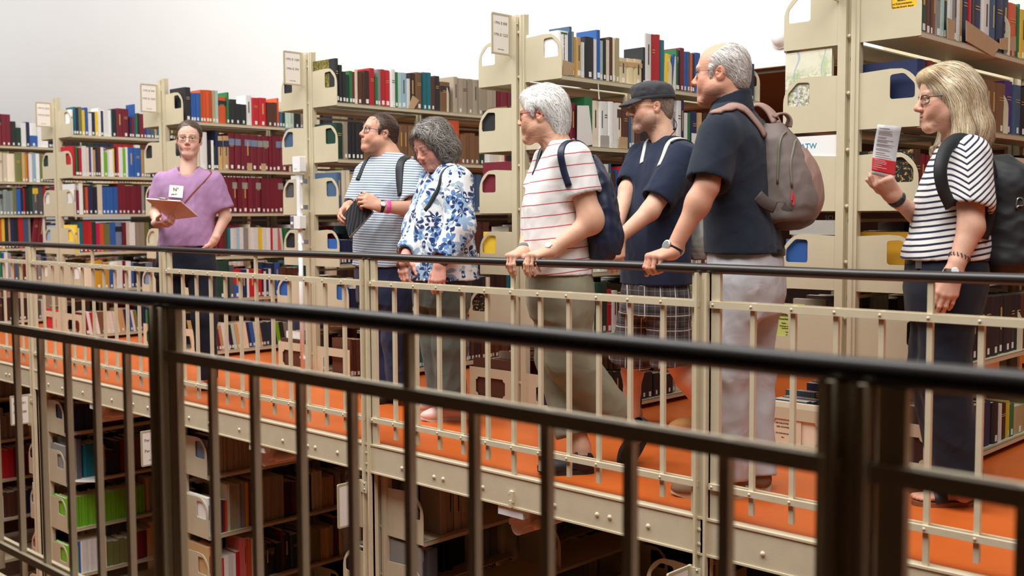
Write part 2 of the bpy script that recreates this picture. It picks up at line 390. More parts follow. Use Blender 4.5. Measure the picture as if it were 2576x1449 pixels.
def fill(u, side, lvl, ys, ye=None, pal=MUTED, hr=(.19, .27)):
    p, Y0, zo = unit_geo(u); zb = LEV[lvl] + zo + .018; y = max(ys, Y0 + .01); ye = ye or Y0 + 1.99; run = 0
    while y < ye - .03:
        if run <= 0: run = random.randint(1, 5); c = random.choice(pal); hh = random.uniform(*hr); tt = random.uniform(.015, .045)
        run -= 1; t = min(tt * random.uniform(.85, 1.15), ye - y)
        add_book(u, side, lvl, y, y + t - .001, zb, hh * random.uniform(.97, 1.03), random.uniform(.13, .19), c, spec=False, xs=HW[lvl] - .018 - random.uniform(0, .02)); y += t
zA = (0, 180, 3.15); zB = (0, 600, 3.15); zC = (680, 100, 2.683); zD = (1190, 0, 2.786); zE = (1930, 0, 2.898); zR2 = (400, 560, 4.831); zL = (0, 960, 2.862); zF = (1930, 450, 2.8406); zG = (1930, 900, 2.639); zH=(800,1000,3.227)
row(-2, 0, zA, '0:335:maroon+black 18:338:maroon+black 55:340:maroon+black 90:395:black 130:445:dkgreen 170:405:white 210:400:navy 240:410:white/blue 300:410:white/blue 345:420:white|385')
row(-2, 1, zA, '0:640:cream 30:645:cream 60:650:cream 125:640:olive 180:645:tan 205:650:mustard 220:645:red 230:650:white 262:645:paleblue 290:650:white 320:650:olive|345')
row(-2, 2, zA, '0:945:tealgrey+dkbrown 28:945:tealgrey+dkbrown 55:945:tealgrey+dkbrown 82:945:tealgrey+dkbrown 110:920:olive 135:930:blue 170:940:navy 190:925:red 205:925:black 235:910:dkgreen 265:890:dkgrey+yellow 310:890:dkgrey+yellow 350:895:red|368')
row(-2, 3, zA, '0:1170:orange 20:1165:yellow 45:1160:black 75:1150:tan 90:1160:navy 120:1155:black 150:1140:red 190:1150:slate 230:1155:grey 250:1150:maroon~8 295:1150:maroon~8 345:1150:white|365')
row(-2, 4, zB, '0:110:green 12:112:blue 40:110:white 70:115:grey 95:150:red 120:145:slate 145:150:olive 190:148:maroon 215:148:maroon 300:130:grey 330:140:slate 350:150:navy|375')
row(-2, 5, zB, '0:470:dkbrown 30:470:dkbrown 75:465:dkbrown 110:465:dkbrown 150:470:dkbrown 185:470:dkbrown 215:470:dkbrown 310:490:dkgrey 330:480:white|345')
row(-1, 0, zA, '565:300:white 590:280:teal 605:285:navy 628:280:olive 655:305:yellow 680:285:blue 705:330:white 730:320:navy 760:315:yellow 785:290:white 805:310:navy 825:305:white 860:305:white 885:300:teal 893:300:black+white 930:292:maroon 978:295:maroon 1030:360:navy 1045:360:maroon 1072:258:blue 1080:335:green 1095:330:black 1110:335:maroon 1150:450:violet 1165:450:slate 1182:450:slate 1200:455:slate|1225')
row(-1, 1, zA, '575:590:red 608:600:green 620:605:black 632:605:red 655:590:white 690:600:cream 710:600:violet 730:600:white 745:620:tan 765:615:navy 778:600:brown 805:600:white 830:640:lime 855:630:white 870:620:white 900:610:yellow 915:605:navy 930:600:red 945:600:white 980:610:lime 1000:600:white 1018:600:blue 1072:605:blue 1125:620:tan 1145:620:khaki|1160')
row(-1, 2, zA, '575:890:white 610:940:maroon 632:885:white 665:920:brown 683:915:orange 705:910:navy 745:915:black 775:895:cream 815:915:blue 845:915:blue 876:915:blue 905:915:blue 940:890:maroon 975:890:maroon 1000:905:maroon+cream 1040:905:maroon+cream 1085:905:maroon+cream 1128:900:grey 1148:920:black 1175:930:maroon|1195')
row(-1, 3, zA, '585:1215:yellow 625:1240:white 635:1190:teal 665:1185:red+white 700:1185:red+white 735:1190:dkgreen 768:1200:magenta 795:1205:orange+black 830:1205:olive+black 875:1200:blue+black 920:1195:bluegrey+black 975:1195:maroon+black 1005:1195:cream 1030:1195:white 1075:1195:oldgrey 1115:1195:oldgrey 1150:1195:olive|1190')
row(-1, 4, zB, '600:230:white 670:200:cream 755:175:mustard+black 825:190:mustard+black 872:210:blue 905:185:white 935:180:white 975:175:maroon 1003:180:white 1045:195:blue 1065:190:black 1110:195:black 1160:190:bluegrey|1215')
row(-1, 5, zB, '690:585:maroon~-9 715:580:white~-9 742:585:red~-9 770:590:white~-8 800:580:oldbrown~-10 852:580:cream~-9 885:580:white~-9 915:580:cream~-8 955:555:tan+orange~-8 1003:560:navy~-9 1035:555:blue~-9 1062:570:white~-9 1082:570:olive~-9|1110', .17)
row(0, 0, zA, '1470:125:black 1520:170:blue 1540:170:blue 1558:170:blue 1583:170:teal 1595:145:orange 1617:145:orange 1638:146:orange 1660:148:orange 1688:150:khaki 1710:152:mint 1733:200:orange+black 1803:165:green 1820:253:black 1865:255:black 1910:260:black 1955:190:white 2005:208:red 2062:208:red 2120:245:brown+black 2165:245:brown+black 2202:210:orange 2217:320:slate 2240:325:dkgreen 2265:325:mint 2290:325:mint 2330:330:black|2385', .2)
row(0, 1, zA, '1500:520:dkgrey 1540:520:cream 1595:480:white 1650:545:black 1680:545:white 1700:590:dkgreen 1715:465:navy 1735:510:tan+navy 1775:510:tan+navy 1820:490:maroon+bluegrey 1870:495:maroon+bluegrey 1915:498:maroon+bluegrey 1945:500:maroon+bluegrey 1995:505:maroon+bluegrey 2050:510:maroon+grey 2092:510:maroon+grey 2140:512:maroon+grey 2162:512:maroon+bluegrey 2192:515:maroon+bluegrey 2230:515:maroon+bluegrey 2285:690:maroon 2320:690:maroon|2350')
row(0, 2, zA, '1500:850:navy 1560:850:maroon+grey 1620:840:maroon+grey 1700:838:maroon+grey 1780:835:maroon+grey 1815:836:maroon+grey 1850:837:maroon+grey 1890:838:maroon+grey 1925:840:maroon+grey 1970:840:maroon+grey 2005:841:maroon+grey 2035:842:maroon+grey 2075:843:maroon+grey 2110:844:maroon+grey 2145:845:maroon+grey 2180:845:maroon+grey 2212:846:maroon+grey|2255')
row(0, 3, zA, '1500:1190:navy 1600:1190:navy 1700:1190:maroon 1740:1192:maroon 1775:1200:brown 1810:1240:teal 1830:1242:white 1860:1243:white 1880:1240:paleblue 1905:1235:white 1935:1240:grey 1975:1210:cream 1990:1235:white+green 2015:1236:white 2050:1235:yellow 2085:1236:white 2110:1238:white 2150:1240:red 2165:1242:white 2205:1240:rose~-6 2240:1242:white~-6 2257:1242:green|2290')
row(0, 4, zR2, '560:470:white 695:465:dkgreen 870:515:dkgrey 915:565:red/blue 1005:570:navy 1080:565:white 1100:570:red 1190:570:red 1255:480:navy 1277:590:white 1310:560:navy 1345:560:white 1368:490:navy 1415:490:blue 1488:545:brown 1570:545:brown 1640:545:brown|1715', .2)
row(0, 5, zR2, '560:1200:tan~-9 640:1210:white~-9 695:1290:teal~-9 735:1290:maroon~-9 762:1250:tan~-9 800:1220:white~-9 868:1250:violet~-9 888:1240:black~-9 920:1235:mint~-9 960:1230:tan~-9 1000:1215:cream~-9 1060:1210:cream~-9 1100:1210:navy~-9 1140:1205:blue~-9 1190:1210:cream~-9 1250:1215:tan~-9 1268:1215:navy~-9 1310:1205:dkgreen~-9 1360:1205:navy~-9 1450:1210:lime~-9 1490:1205:black~-9 1545:1210:grey~-9|1600', .17)
row(1, 0, zC, '443:125:black 468:170:black 490:215:black 512:235:dkgreen 540:210:green 560:215:maroon 577:200:cream 597:215:brown 630:225:brown 640:208:dkbrown 675:192:red 712:250:green 728:200:grey 748:200:red 782:205:red 817:200:white 850:218:green 868:220:mint 890:222:paleblue 930:262:white+lime 947:225:dkbrown 990:220:oldbrown 1035:220:teal 1060:222:teal 1087:255:brown 1112:245:black 1150:285:oldbrown+black 1215:250:gap 1240:250:oldgrey 1272:260:oldgrey 1303:262:oldgrey 1340:265:oldgrey 1372:270:oldgrey 1410:270:oldgrey 1440:272:oldgrey 1470:272:oldgrey 1500:275:oldgrey|1530', .22)
row(1, 1, zC, '445:560:dkgreen 500:565:oldgrey 525:565:black+oldbrown 555:565:black+oldbrown 580:565:black+oldbrown 605:560:black+oldbrown 635:555:oldbrown 680:558:oldbrown 730:560:dkbrown 790:565:oldbrown 870:575:oldbrown 905:577:oldbrown 940:580:oldbrown 985:580:dkbrown 1040:582:brown 1100:585:oldbrown 1150:585:oldbrown 1210:545:orange 1285:640:oldbrown 1320:630:oldbrown 1350:630:oldbrown 1385:650:oldbrown 1420:640:dkgreen|1450', .2)
row(1, 2, zC, '455:895:slate 492:880:cream 520:880:cream 545:905:tan 570:910:brown 620:905:maroon 680:910:cream 740:905:dkgreen 800:900:black 870:905:navy 930:905:grey|1000', .24)
row(1, 3, zC, '458:1345:blue 472:1350:navy+oldbrown 495:1350:navy+oldbrown 520:1350:navy+oldbrown 548:1352:navy+oldbrown 580:1350:brown 640:1345:black 700:1340:grey|760', .2)
row(1, 4, zR2, '2270:790:blue 2315:800:navy+cream 2375:800:navy+cream 2440:790:khaki 2470:700:cream|2560', .22)
row(1, 5, zR2, '2340:1420:brown~0 2370:1420:brown 2410:1420:brown 2450:1420:brown 2490:1420:brown|2540', .17)
row(2, 0, zD, '610:215:white 685:185:slate 702:220:grey 718:275:mustard 727:260:tan 760:295:white 775:295:white 790:260:black 850:275:white 868:210:blue 895:283:mint 918:270:black 938:280:cream 958:260:brown 982:265:cream 1010:265:khaki 1035:405:vellum+tan 1088:410:vellum+tan 1140:415:vellum+tan 1197:330:black 1212:235:white 1257:240:red 1290:241:red 1322:280:teal 1345:380:yellow~7 1385:380:blue~7 1400:395:white~7 1425:345:green 1438:350:black 1458:335:maroon 1485:360:blue 1505:362:slate 1525:375:orange 1540:375:black 1560:370:blue|1600', .21)
row(2, 1, zD, '620:735:cream 650:740:maroon 690:720:maroon 728:735:black 790:680:green 845:705:cream 890:710:white 920:711:white 955:712:white 990:722:white/oldbrown 1015:720:cream+brown 1055:745:brown 1095:790:slate 1110:780:grey 1145:800:brown 1180:760:black 1240:740:maroon 1300:740:white 1400:780:grey 1430:705:white 1462:700:navy 1490:790:white 1510:790:green 1527:785:navy 1542:780:navy/white 1580:790:tan|1605')
row(2, 2, zD, '640:1080:maroon 680:1150:cream 760:1150:brown 850:1150:white 930:1150:white 960:1152:slate~-7 1000:1200:brown~-7 1020:1190:blue~-7 1042:1170:red~-7 1070:1170:tan 1120:1150:navy|1180')
row(2, 3, zD, '640:1500:dkgreen 700:1500:cream 760:1500:brown|830')
row(2, 4, (1190, 450, 2.841), '560:730:dkgreen 700:740:white 780:742:cream 885:742:dkgreen 925:745:dkgreen 970:790:red 1000:800:white 1040:800:brown 1500:800:dkgreen 1560:810:khaki|1600', .2)
row(2, 5, (1190, 900, 2.639), '400:60:navy 860:90:black 900:90:black 940:92:black 985:94:black 1030:95:black 1075:97:black 1120:98:black 1160:100:black 1205:102:black 1245:104:black 1285:106:black|1330', .2)
row(3, 0, zE, '1128:-260:dkgreen 1176:-150:brown 1207:-140:brown 1222:-140:oldbrown 1248:-160:grey 1280:-140:mint 1300:-150:dkgreen 1325:-130:white 1345:-130:grey 1370:-130:grey 1397:-130:white 1415:-120:tan 1430:-110:navy 1470:-100:red 1485:-90:navy 1500:-90:brown 1515:-85:navy 1575:-60:white 1628:-50:slate 1662:-60:navy 1720:-40:navy 1772:20:orange 1832:25:green 1842:70:yellow|1890', .24)
row(3, 1, zE, '1110:430:navy 1165:440:maroon 1205:450:brown 1260:470:cream 1320:500:dkbrown 1400:520:brown 1470:560:dkbrown 1530:575:oldbrown 1590:585:oldbrown 1640:595:oldbrown 1680:605:oldbrown 1745:590:violet 1800:620:slate 1850:640:black|1900', .24)
row(3, 2, zE, '1048:1085:oldbrown 1090:1085:brown 1130:1120:maroon 1170:1130:maroon 1215:1135:dkbrown 1300:1140:brown 1500:1150:white 1700:1130:orange 1760:1140:tan 1800:1150:cream|1900', .24)
row(3, 3, zF, '1080:380:mustard 1120:385:maroon 1200:390:black|1300', .24)
row(3, 4, zF, '1300:860:black 1360:855:black 1430:850:black 1475:848:black 1515:845:black 1560:842:black 1610:840:black 1660:836:black 1705:832:black 1750:828:black 1785:825:black 1820:822:brown|1880', .2)
row(3, 5, zG, '1060:330:dkbrown 1200:330:dkbrown 1350:320:brown 1450:300:navy 1500:300:black 1540:310:white 1555:310:dkbrown 1600:290:yellow 1612:310:green 1648:320:khaki|1720', .2)
# lower floor: rows of periodicals, bound volumes
row(10, 0, zL, '440:150:navy 535:158:navy 560:160:navy 590:160:navy 615:160:navy 645:160:navy 672:160:navy 700:160:navy 730:162:navy 760:163:navy 795:165:dkbrown 830:166:dkbrown 870:168:dkbrown 905:170:dkbrown 940:170:dkbrown|985', .22)
row(10, 1, zL, '440:470:grey 470:420:dkgrey 500:410:dkgrey 540:410:grey 560:415:dkgrey|600', .2)
row(10, 2, zL, ' '.join('%d:%d:lime' % (445 + 12.5 * i, 850 - 2.2 * i) for i in range(48)) + '|1050', .2)
row(10, 3, zL, '455:1190:lime 480:1190:lime 505:1190:lime 530:1190:lime 555:1190:lime 572:1150:blue ' + ' '.join('%d:%d:white' % (588 + 14 * i, 1150 - 3 * i) for i in range(13)) + '|775', .2)
row(11, 0, zL, '1462:430:bluegrey 1490:500:tan 1525:395:black ' + ' '.join('%d:%d:oldgrey' % (1590 + 13 * i, 390 + 3 * i) for i in range(18)) + ' ' + ' '.join('%d:%d:grey' % (1830 + 14 * i, 440 + 5 * i) for i in range(12)) + '|2010', .24)
row(11, 1, zL, '1475:845:white 1490:845:paleblue 1505:848:white 1520:850:bluegrey 1540:850:white 1590:850:black 1610:852:maroon 1625:852:orange 1640:740:cream 1665:745:oldgrey 1690:740:khaki 1715:735:grey 1745:730:grey 1770:725:mustard 1800:715:brown 1830:700:oldgrey ' + ' '.join('%d:%d:oldgrey' % (1850 + 15 * i, 700 - 2 * i) for i in range(13)) + ' 2050:720:dkbrown 2080:720:dkbrown 2110:720:brown 2140:700:dkbrown|2200', .24)
row(11, 2, zL, '1490:1200:tan 1500:1205:rose 1520:1200:rose 1600:1270:red 1620:1255:white 1650:1250:white 1680:1240:white 1705:1225:red 1735:1130:rose 1760:1125:rose 1790:1130:orange 1815:1120:cream 1910:1170:black+dkgrey 1950:1165:black+dkgrey 1990:1160:black+dkgrey 2030:1070:brown 2050:1100:black 2100:1100:dkgreen|2180', .24)
row(12, 0, zH, '880:700:gap 1000:700:oldgrey 1060:700:oldgrey 1120:710:oldgrey 1180:720:oldgrey|1240', .2, False)
row(12, 1, zH, '840:1215:grey 880:1240:dkgrey 900:1230:dkgrey|985', .2, False)
for u in (13,): [fill(u, 1, k, 0, hr=(.2, .28), pal=['black', 'dkbrown', 'dkgrey', 'navy']) for k in range(4)]
[fill(9, 1, k, 0, pal=['oldgrey', 'cream', 'grey']) for k in range(2)]; fill(9, 1, 2, 0, pal=['maroon', 'red', 'dkbrown']); fill(9, 1, 3, 0, pal=['navy', 'black', 'white', 'red', 'brown'])
# rows on the other face of each upper bookcase: only their ends show through the panel cut-outs
HOLE = {(-1, 0): None, (-1, 1): 'dkgreen', (-1, 2): 'white', (-1, 3): 'paleblue', (-1, 4): 'white', (-1, 5): 'red', (0, 0): 'white', (0, 1): 'black', (0, 2): 'maroon', (0, 3): 'cream', (0, 4): 'bluegrey', (0, 5): 'green',
        (1, 0): 'black', (1, 1): 'slate', (1, 2): 'dkgrey', (1, 3): 'black', (1, 4): 'blue', (1, 5): 'brown', (2, 0): None, (2, 1): 'black', (2, 2): 'maroon', (2, 3): 'yellow', (2, 4): 'black', (2, 5): 'brown',
        (3, 0): None, (3, 1): None, (3, 2): None, (3, 3): 'blue', (3, 4): 'lime', (3, 5): 'cream'}
for p in range(-1, 4):
    for k in range(6):
        c = HOLE[p, k]
        if c is None:
            if k: fill(p, -1, k, WY + .30, WY + 1.9, pal=MUTED)
            continue
        h = {(3, 1): .335, (2, 2): .275, (0, 5): .30, (3, 2): .30}.get((p, k), random.uniform(.2, .25))
        zb = LEV[k] + .018
        add_book(p, -1, k, WY + .012, WY + .04, zb, h, HW[k] - .06, c, xs=HW[k] - .012, idx=1)
        fill(p, -1, k, WY + .045, WY + 1.9, pal=MUTED)
for p in (-3, -2): [fill(p, -1, k, WY + .01) for k in range(1, 5)]
[fill(-3, 1, k, WY + .01) for k in range(5)]
for u in (10, 11, 12, 13):
    for k, c in enumerate({10: ['navy', 'black', 'white', 'rose'], 11: ['grey', 'orange', 'dkbrown', 'grey'], 12: ['dkbrown', 'black', 'dkbrown', 'grey'], 13: ['dkgrey', 'black', 'dkbrown', 'grey']}[u]):
        p, Y0, zo = unit_geo(u)
        if (u, k) == (13, 0): continue
        add_book(u, -1, k, Y0 + .012, Y0 + .05, LEV[k] + zo + .018, random.uniform(.2, .26), HW[k] - .06, c, xs=HW[k] - .012, idx=1)
        fill(u, -1, k, Y0 + .055, Y0 + 1.9, pal=['oldgrey', 'dkbrown', 'grey', 'black', 'cream'])
def app_size(b):
    p, Y0, zo = unit_geo(b['u']); X = p * L + b['side'] * b['xs']
    if b['side'] > 0: P = [(X, b['y0'], b['zb']), (X, b['y1'], b['zb']), (X, b['y0'], b['zb'] + b['h'])]
    else: P = [(X, b['y0'], b['zb']), (X + b['d'], b['y0'], b['zb']), (X, b['y0'], b['zb'] + b['h'])]
    q = px(np.array(P)); wd = abs(q[1][0] - q[0][0]); x = (q[0][0] + q[1][0]) / 2
    if x < -20 or x > 2600 or q[0][1] < 0: return 0
    return wd * abs(q[2][1] - q[0][1]) * (3 if b['idx'] == 1 else 1)     # the first book of a row also shows its cover
cand = sorted([b for b in BOOKS if b['spec']], key=app_size, reverse=True)
SOLO = cand[:300]; solo_ids = {id(b) for b in SOLO}
def ordn(n): return '%d%s' % (n, 'th' if 10 <= n % 100 <= 20 else {1: 'st', 2: 'nd', 3: 'rd'}.get(n % 10, 'th'))
CN = dict(dkgreen='dark green', dkbrown='dark brown', oldbrown='worn brown', oldgrey='worn grey', dkgrey='dark grey', paleblue='pale blue', bluegrey='blue-grey', tealgrey='grey-green', marble='marbled', vellum='vellum', rose='salmon', khaki='khaki', mint='pale mint')
GOLD = (205, 170, 95)
def make_book(b):
    p, Y0, zo = unit_geo(b['u']); sd = b['side']; th = b['y1'] - b['y0']; wob = random.uniform(.93, 1.07)
    c = lin([min(255, v * wob) for v in RGB[b['col']]])
    o = bpy.data.objects.new('book', COVER); COL.objects.link(o); o.color = (*c, 1)
    if not COVER.materials: COVER.materials.append(book_mat); PAGES.materials.append(page_mat); PLATE.materials.append(label_mat)
    o.scale = (b['d'] * sd, th, b['h']); X = p * L + sd * (b['xs'] - b['d'])
    o.location = (X, b['y0'], b['zb'])
    if b['lean']:
        a = math.radians(b['lean']); o.rotation_euler[0] = -a
        if a < 0: o.location.z += 0; o.location.y += th * .0
        o.location.z += th * math.sin(abs(a)) if a > 0 else 0
    cn = CN.get(b['col'], b['col']) + ((' and ' + CN.get(b['band'] or b['low'], b['band'] or b['low'])) if (b['band'] or b['low']) else '')
    if sd > 0: lab = '%s book, %s from left, %s shelf, %s' % (cn, ordn(b['idx']), LVN[b['lvl']], UPN[b['u']])
    else: lab = '%s book seen through left panel cut-out, %s shelf, %s' % (cn, LVN[b['lvl']], UPN[b['u']])
    tag(o, lab, 'book', 'books on the shelves')
    if (b['u'], b['lvl'], b['idx'], sd) == (1, 0, 1, 1):
        q = obj('cover_paper', MB().box(.0, .72, -.03, .0, .01, .99), marble_mat, o)
    if (b['u'], b['lvl'], b['idx'], sd) == (3, 2, 1, 1) or (b['u'], b['lvl'], sd) == (2, 4, -1): o.material_slots[0].link = 'OBJECT'; o.material_slots[0].material = marble_dark
    obj('pages', PAGES, None, o)
    if sd < 0: return o
    def plate(nm, z0, z1, y0, y1, col=None, out=1.006):
        q = obj(nm, PLATE, None, o); q.location = (.97, y0, z0); q.scale = (out - .97, y1 - y0, z1 - z0)
        if col is not None: q.material_slots[0].link = 'OBJECT'; q.material_slots[0].material = band_mat; q.color = (*lin(col), 1)
        return q
    if b['band']: plate('spine_band', .68, .86, .03, .97, RGB[b['band']])
    if b['low']: plate('spine_band', .02, .48, .0, 1.0, RGB[b['low']])
    if th > .012 and (b['u'] < 5) and random.random() < .8: plate('spine_label', .05, .05 + .028 / b['h'], .5 - min(.38, .010 / th), .5 + min(.38, .010 / th), None, 1.012)
    if th > .02 and random.random() < .75:
        dark = sum(RGB[b['col']]) < 400; tc = GOLD if dark else (70, 65, 60)
        if random.random() < .5:
            for k in range(2): plate('title', .70 - .05 * k, .715 - .05 * k, .25, .75, tc, 1.010)
        else: plate('title', .42, .80, .42, .58, tc, 1.009)
    return o
for b in SOLO: make_book(b)
# everything else on the shelves, past the three hundred largest, in one object
sv, sf, scol = [], [], []
for b in BOOKS:
    if id(b) in solo_ids: continue
    p, Y0, zo = unit_geo(b['u']); sd = b['side']; xa, xb = p * L + sd * (b['xs'] - b['d']), p * L + sd * b['xs']; o = len(sv)
    yl = math.tan(math.radians(b['lean'])) * b['h'] if b['lean'] else 0
    for z, dy in ((b['zb'], 0), (b['zb'] + b['h'], yl)):
        for y in (b['y0'], b['y1']):
            for x in (xa, xb): sv.append((x, y + dy, z))
    sf += [tuple(i + o for i in q) for q in ((0, 2, 3, 1), (4, 5, 7, 6), (0, 1, 5, 4), (2, 6, 7, 3), (0, 4, 6, 2), (1, 3, 7, 5))]
    c = lin(RGB[b['col']]); pg = lin((215, 205, 185)); k = random.uniform(.8, 1.1); c = tuple(v * k for v in c)
    scol += [c] * 4 + [pg] * 16 + [c] * 4
    scol[-24:] = [c] * 4 + [pg] * 4 + [c] * 16
    if b['u'] < 5 and sd > 0 and b['y1'] - b['y0'] > .012:
        ym = (b['y0'] + b['y1']) / 2; o = len(sv); sv += [(xb + .001, ym - .008, b['zb'] + .012), (xb + .001, ym + .008, b['zb'] + .012), (xb + .001, ym + .008, b['zb'] + .036), (xb + .001, ym - .008, b['zb'] + .036)]
        sf.append((o, o + 1, o + 2, o + 3)); scol += [lin((236, 234, 228))] * 4
me = bpy.data.meshes.new('shelved_books'); me.from_pydata(sv, [], sf); set_col(me, scol, 'CORNER')
so = obj('shelved_books', me, stuff_mat); tag(so, 'all the other small, hidden or distant volumes filling the bookcase shelves', 'books'); so['kind'] = 'stuff'
# ================================================================== organic surfaces: signed distance fields -> surface nets
A3 = lambda *v: np.array(v, float)
def nrm(v): v = np.asarray(v, float); return v / np.linalg.norm(v)
class Prim:
    def __init__(s, fn, lo, hi): s.fn = fn; s.lo = np.asarray(lo, float); s.hi = np.asarray(hi, float)
def cone(a, b, ra, rb):
    a = np.asarray(a, float); b = np.asarray(b, float); ab = b - a; L2 = max(ab @ ab, 1e-9); R_ = max(ra, rb)
    def fn(X, Y, Z):
        px_, py_, pz_ = X - a[0], Y - a[1], Z - a[2]
        t = np.clip((px_ * ab[0] + py_ * ab[1] + pz_ * ab[2]) / L2, 0, 1)
        return np.sqrt((px_ - t * ab[0]) ** 2 + (py_ - t * ab[1]) ** 2 + (pz_ - t * ab[2]) ** 2) - (ra + t * (rb - ra))
    return Prim(fn, np.minimum(a, b) - R_, np.maximum(a, b) + R_)
def ell(c, r, M=None):
    c = np.asarray(c, float); r = np.asarray(r, float); R_ = r.max() if M is not None else r
    def fn(X, Y, Z):
        x, y, z = X - c[0], Y - c[1], Z - c[2]
        if M is not None:
            u = x * M[0][0] + y * M[0][1] + z * M[0][2]; v = x * M[1][0] + y * M[1][1] + z * M[1][2]; w_ = x * M[2][0] + y * M[2][1] + z * M[2][2]
        else: u, v, w_ = x, y, z
        k0 = np.sqrt((u / r[0]) ** 2 + (v / r[1]) ** 2 + (w_ / r[2]) ** 2); k1 = np.sqrt((u / r[0] ** 2) ** 2 + (v / r[1] ** 2) ** 2 + (w_ / r[2] ** 2) ** 2) + 1e-9
        return k0 * (k0 - 1) / k1
    return Prim(fn, c - R_, c + R_)
def rbox(c, h, M, rad):
    c = np.asarray(c, float); R_ = np.linalg.norm(h) + rad
    def fn(X, Y, Z):
        x, y, z = X - c[0], Y - c[1], Z - c[2]; q = []
        for i in range(3): q.append(np.abs(x * M[i][0] + y * M[i][1] + z * M[i][2]) - (h[i] - rad))
        o = np.sqrt(sum(np.maximum(a, 0) ** 2 for a in q)); return o + np.minimum(np.maximum(np.maximum(q[0], q[1]), q[2]), 0) - rad
    return Prim(fn, c - R_, c + R_)
def half(p, n_):                                  # inside is the side away from n
    p = np.asarray(p, float); n_ = nrm(n_)
    return Prim(lambda X, Y, Z: (X - p[0]) * n_[0] + (Y - p[1]) * n_[1] + (Z - p[2]) * n_[2], A3(-99, -99, -99), A3(99, 99, 99))
def catmull(T, V, t):
    out = np.empty((len(t), V.shape[1]))
    for j in range(V.shape[1]):
        m = np.gradient(V[:, j], T); i = np.clip(np.searchsorted(T, t) - 1, 0, len(T) - 2); h = T[i + 1] - T[i]; s = (t - T[i]) / h
        out[:, j] = (2 * s ** 3 - 3 * s ** 2 + 1) * V[i, j] + (s ** 3 - 2 * s ** 2 + s) * h * m[i] + (-2 * s ** 3 + 3 * s ** 2) * V[i + 1, j] + (s ** 3 - s ** 2) * h * m[i + 1]
    return out
def loft(secs, l, f, off=0.0, ex=2.4):            # secs: (center, half width along l, half depth along f)
    secs = sorted(secs, key=lambda q: q[0][2]); T = np.array([q[0][2] for q in secs]); V = np.array([[q[0][0], q[0][1], q[1] + off, q[2] + off] for q in secs])
    tt = np.linspace(T[0], T[-1], 60); VV = catmull(T, V, tt); R_ = VV[:, 2:].max()
    def fn(X, Y, Z):
        z = np.clip(Z, T[0], T[-1]); cx, cy, a, b = [np.interp(z, tt, VV[:, i]) for i in range(4)]
        dx, dy = X - cx, Y - cy; u = np.abs(dx * l[0] + dy * l[1]) / a; v = np.abs(dx * f[0] + dy * f[1]) / b
        r = (u ** ex + v ** ex + 1e-12) ** (1 / ex); d = (r - 1) * np.minimum(a, b) * .9
        dz = np.maximum(Z - T[-1], T[0] - Z)
        return np.where(dz > 0, np.sqrt(np.maximum(d, 0) ** 2 + np.maximum(dz, 0) ** 2) + np.minimum(np.maximum(d, dz), 0), np.maximum(d, dz))
    lo = VV[:, :2].min(0) - R_; hi = VV[:, :2].max(0) + R_
    return Prim(fn, A3(lo[0], lo[1], T[0]), A3(hi[0], hi[1], T[-1]))
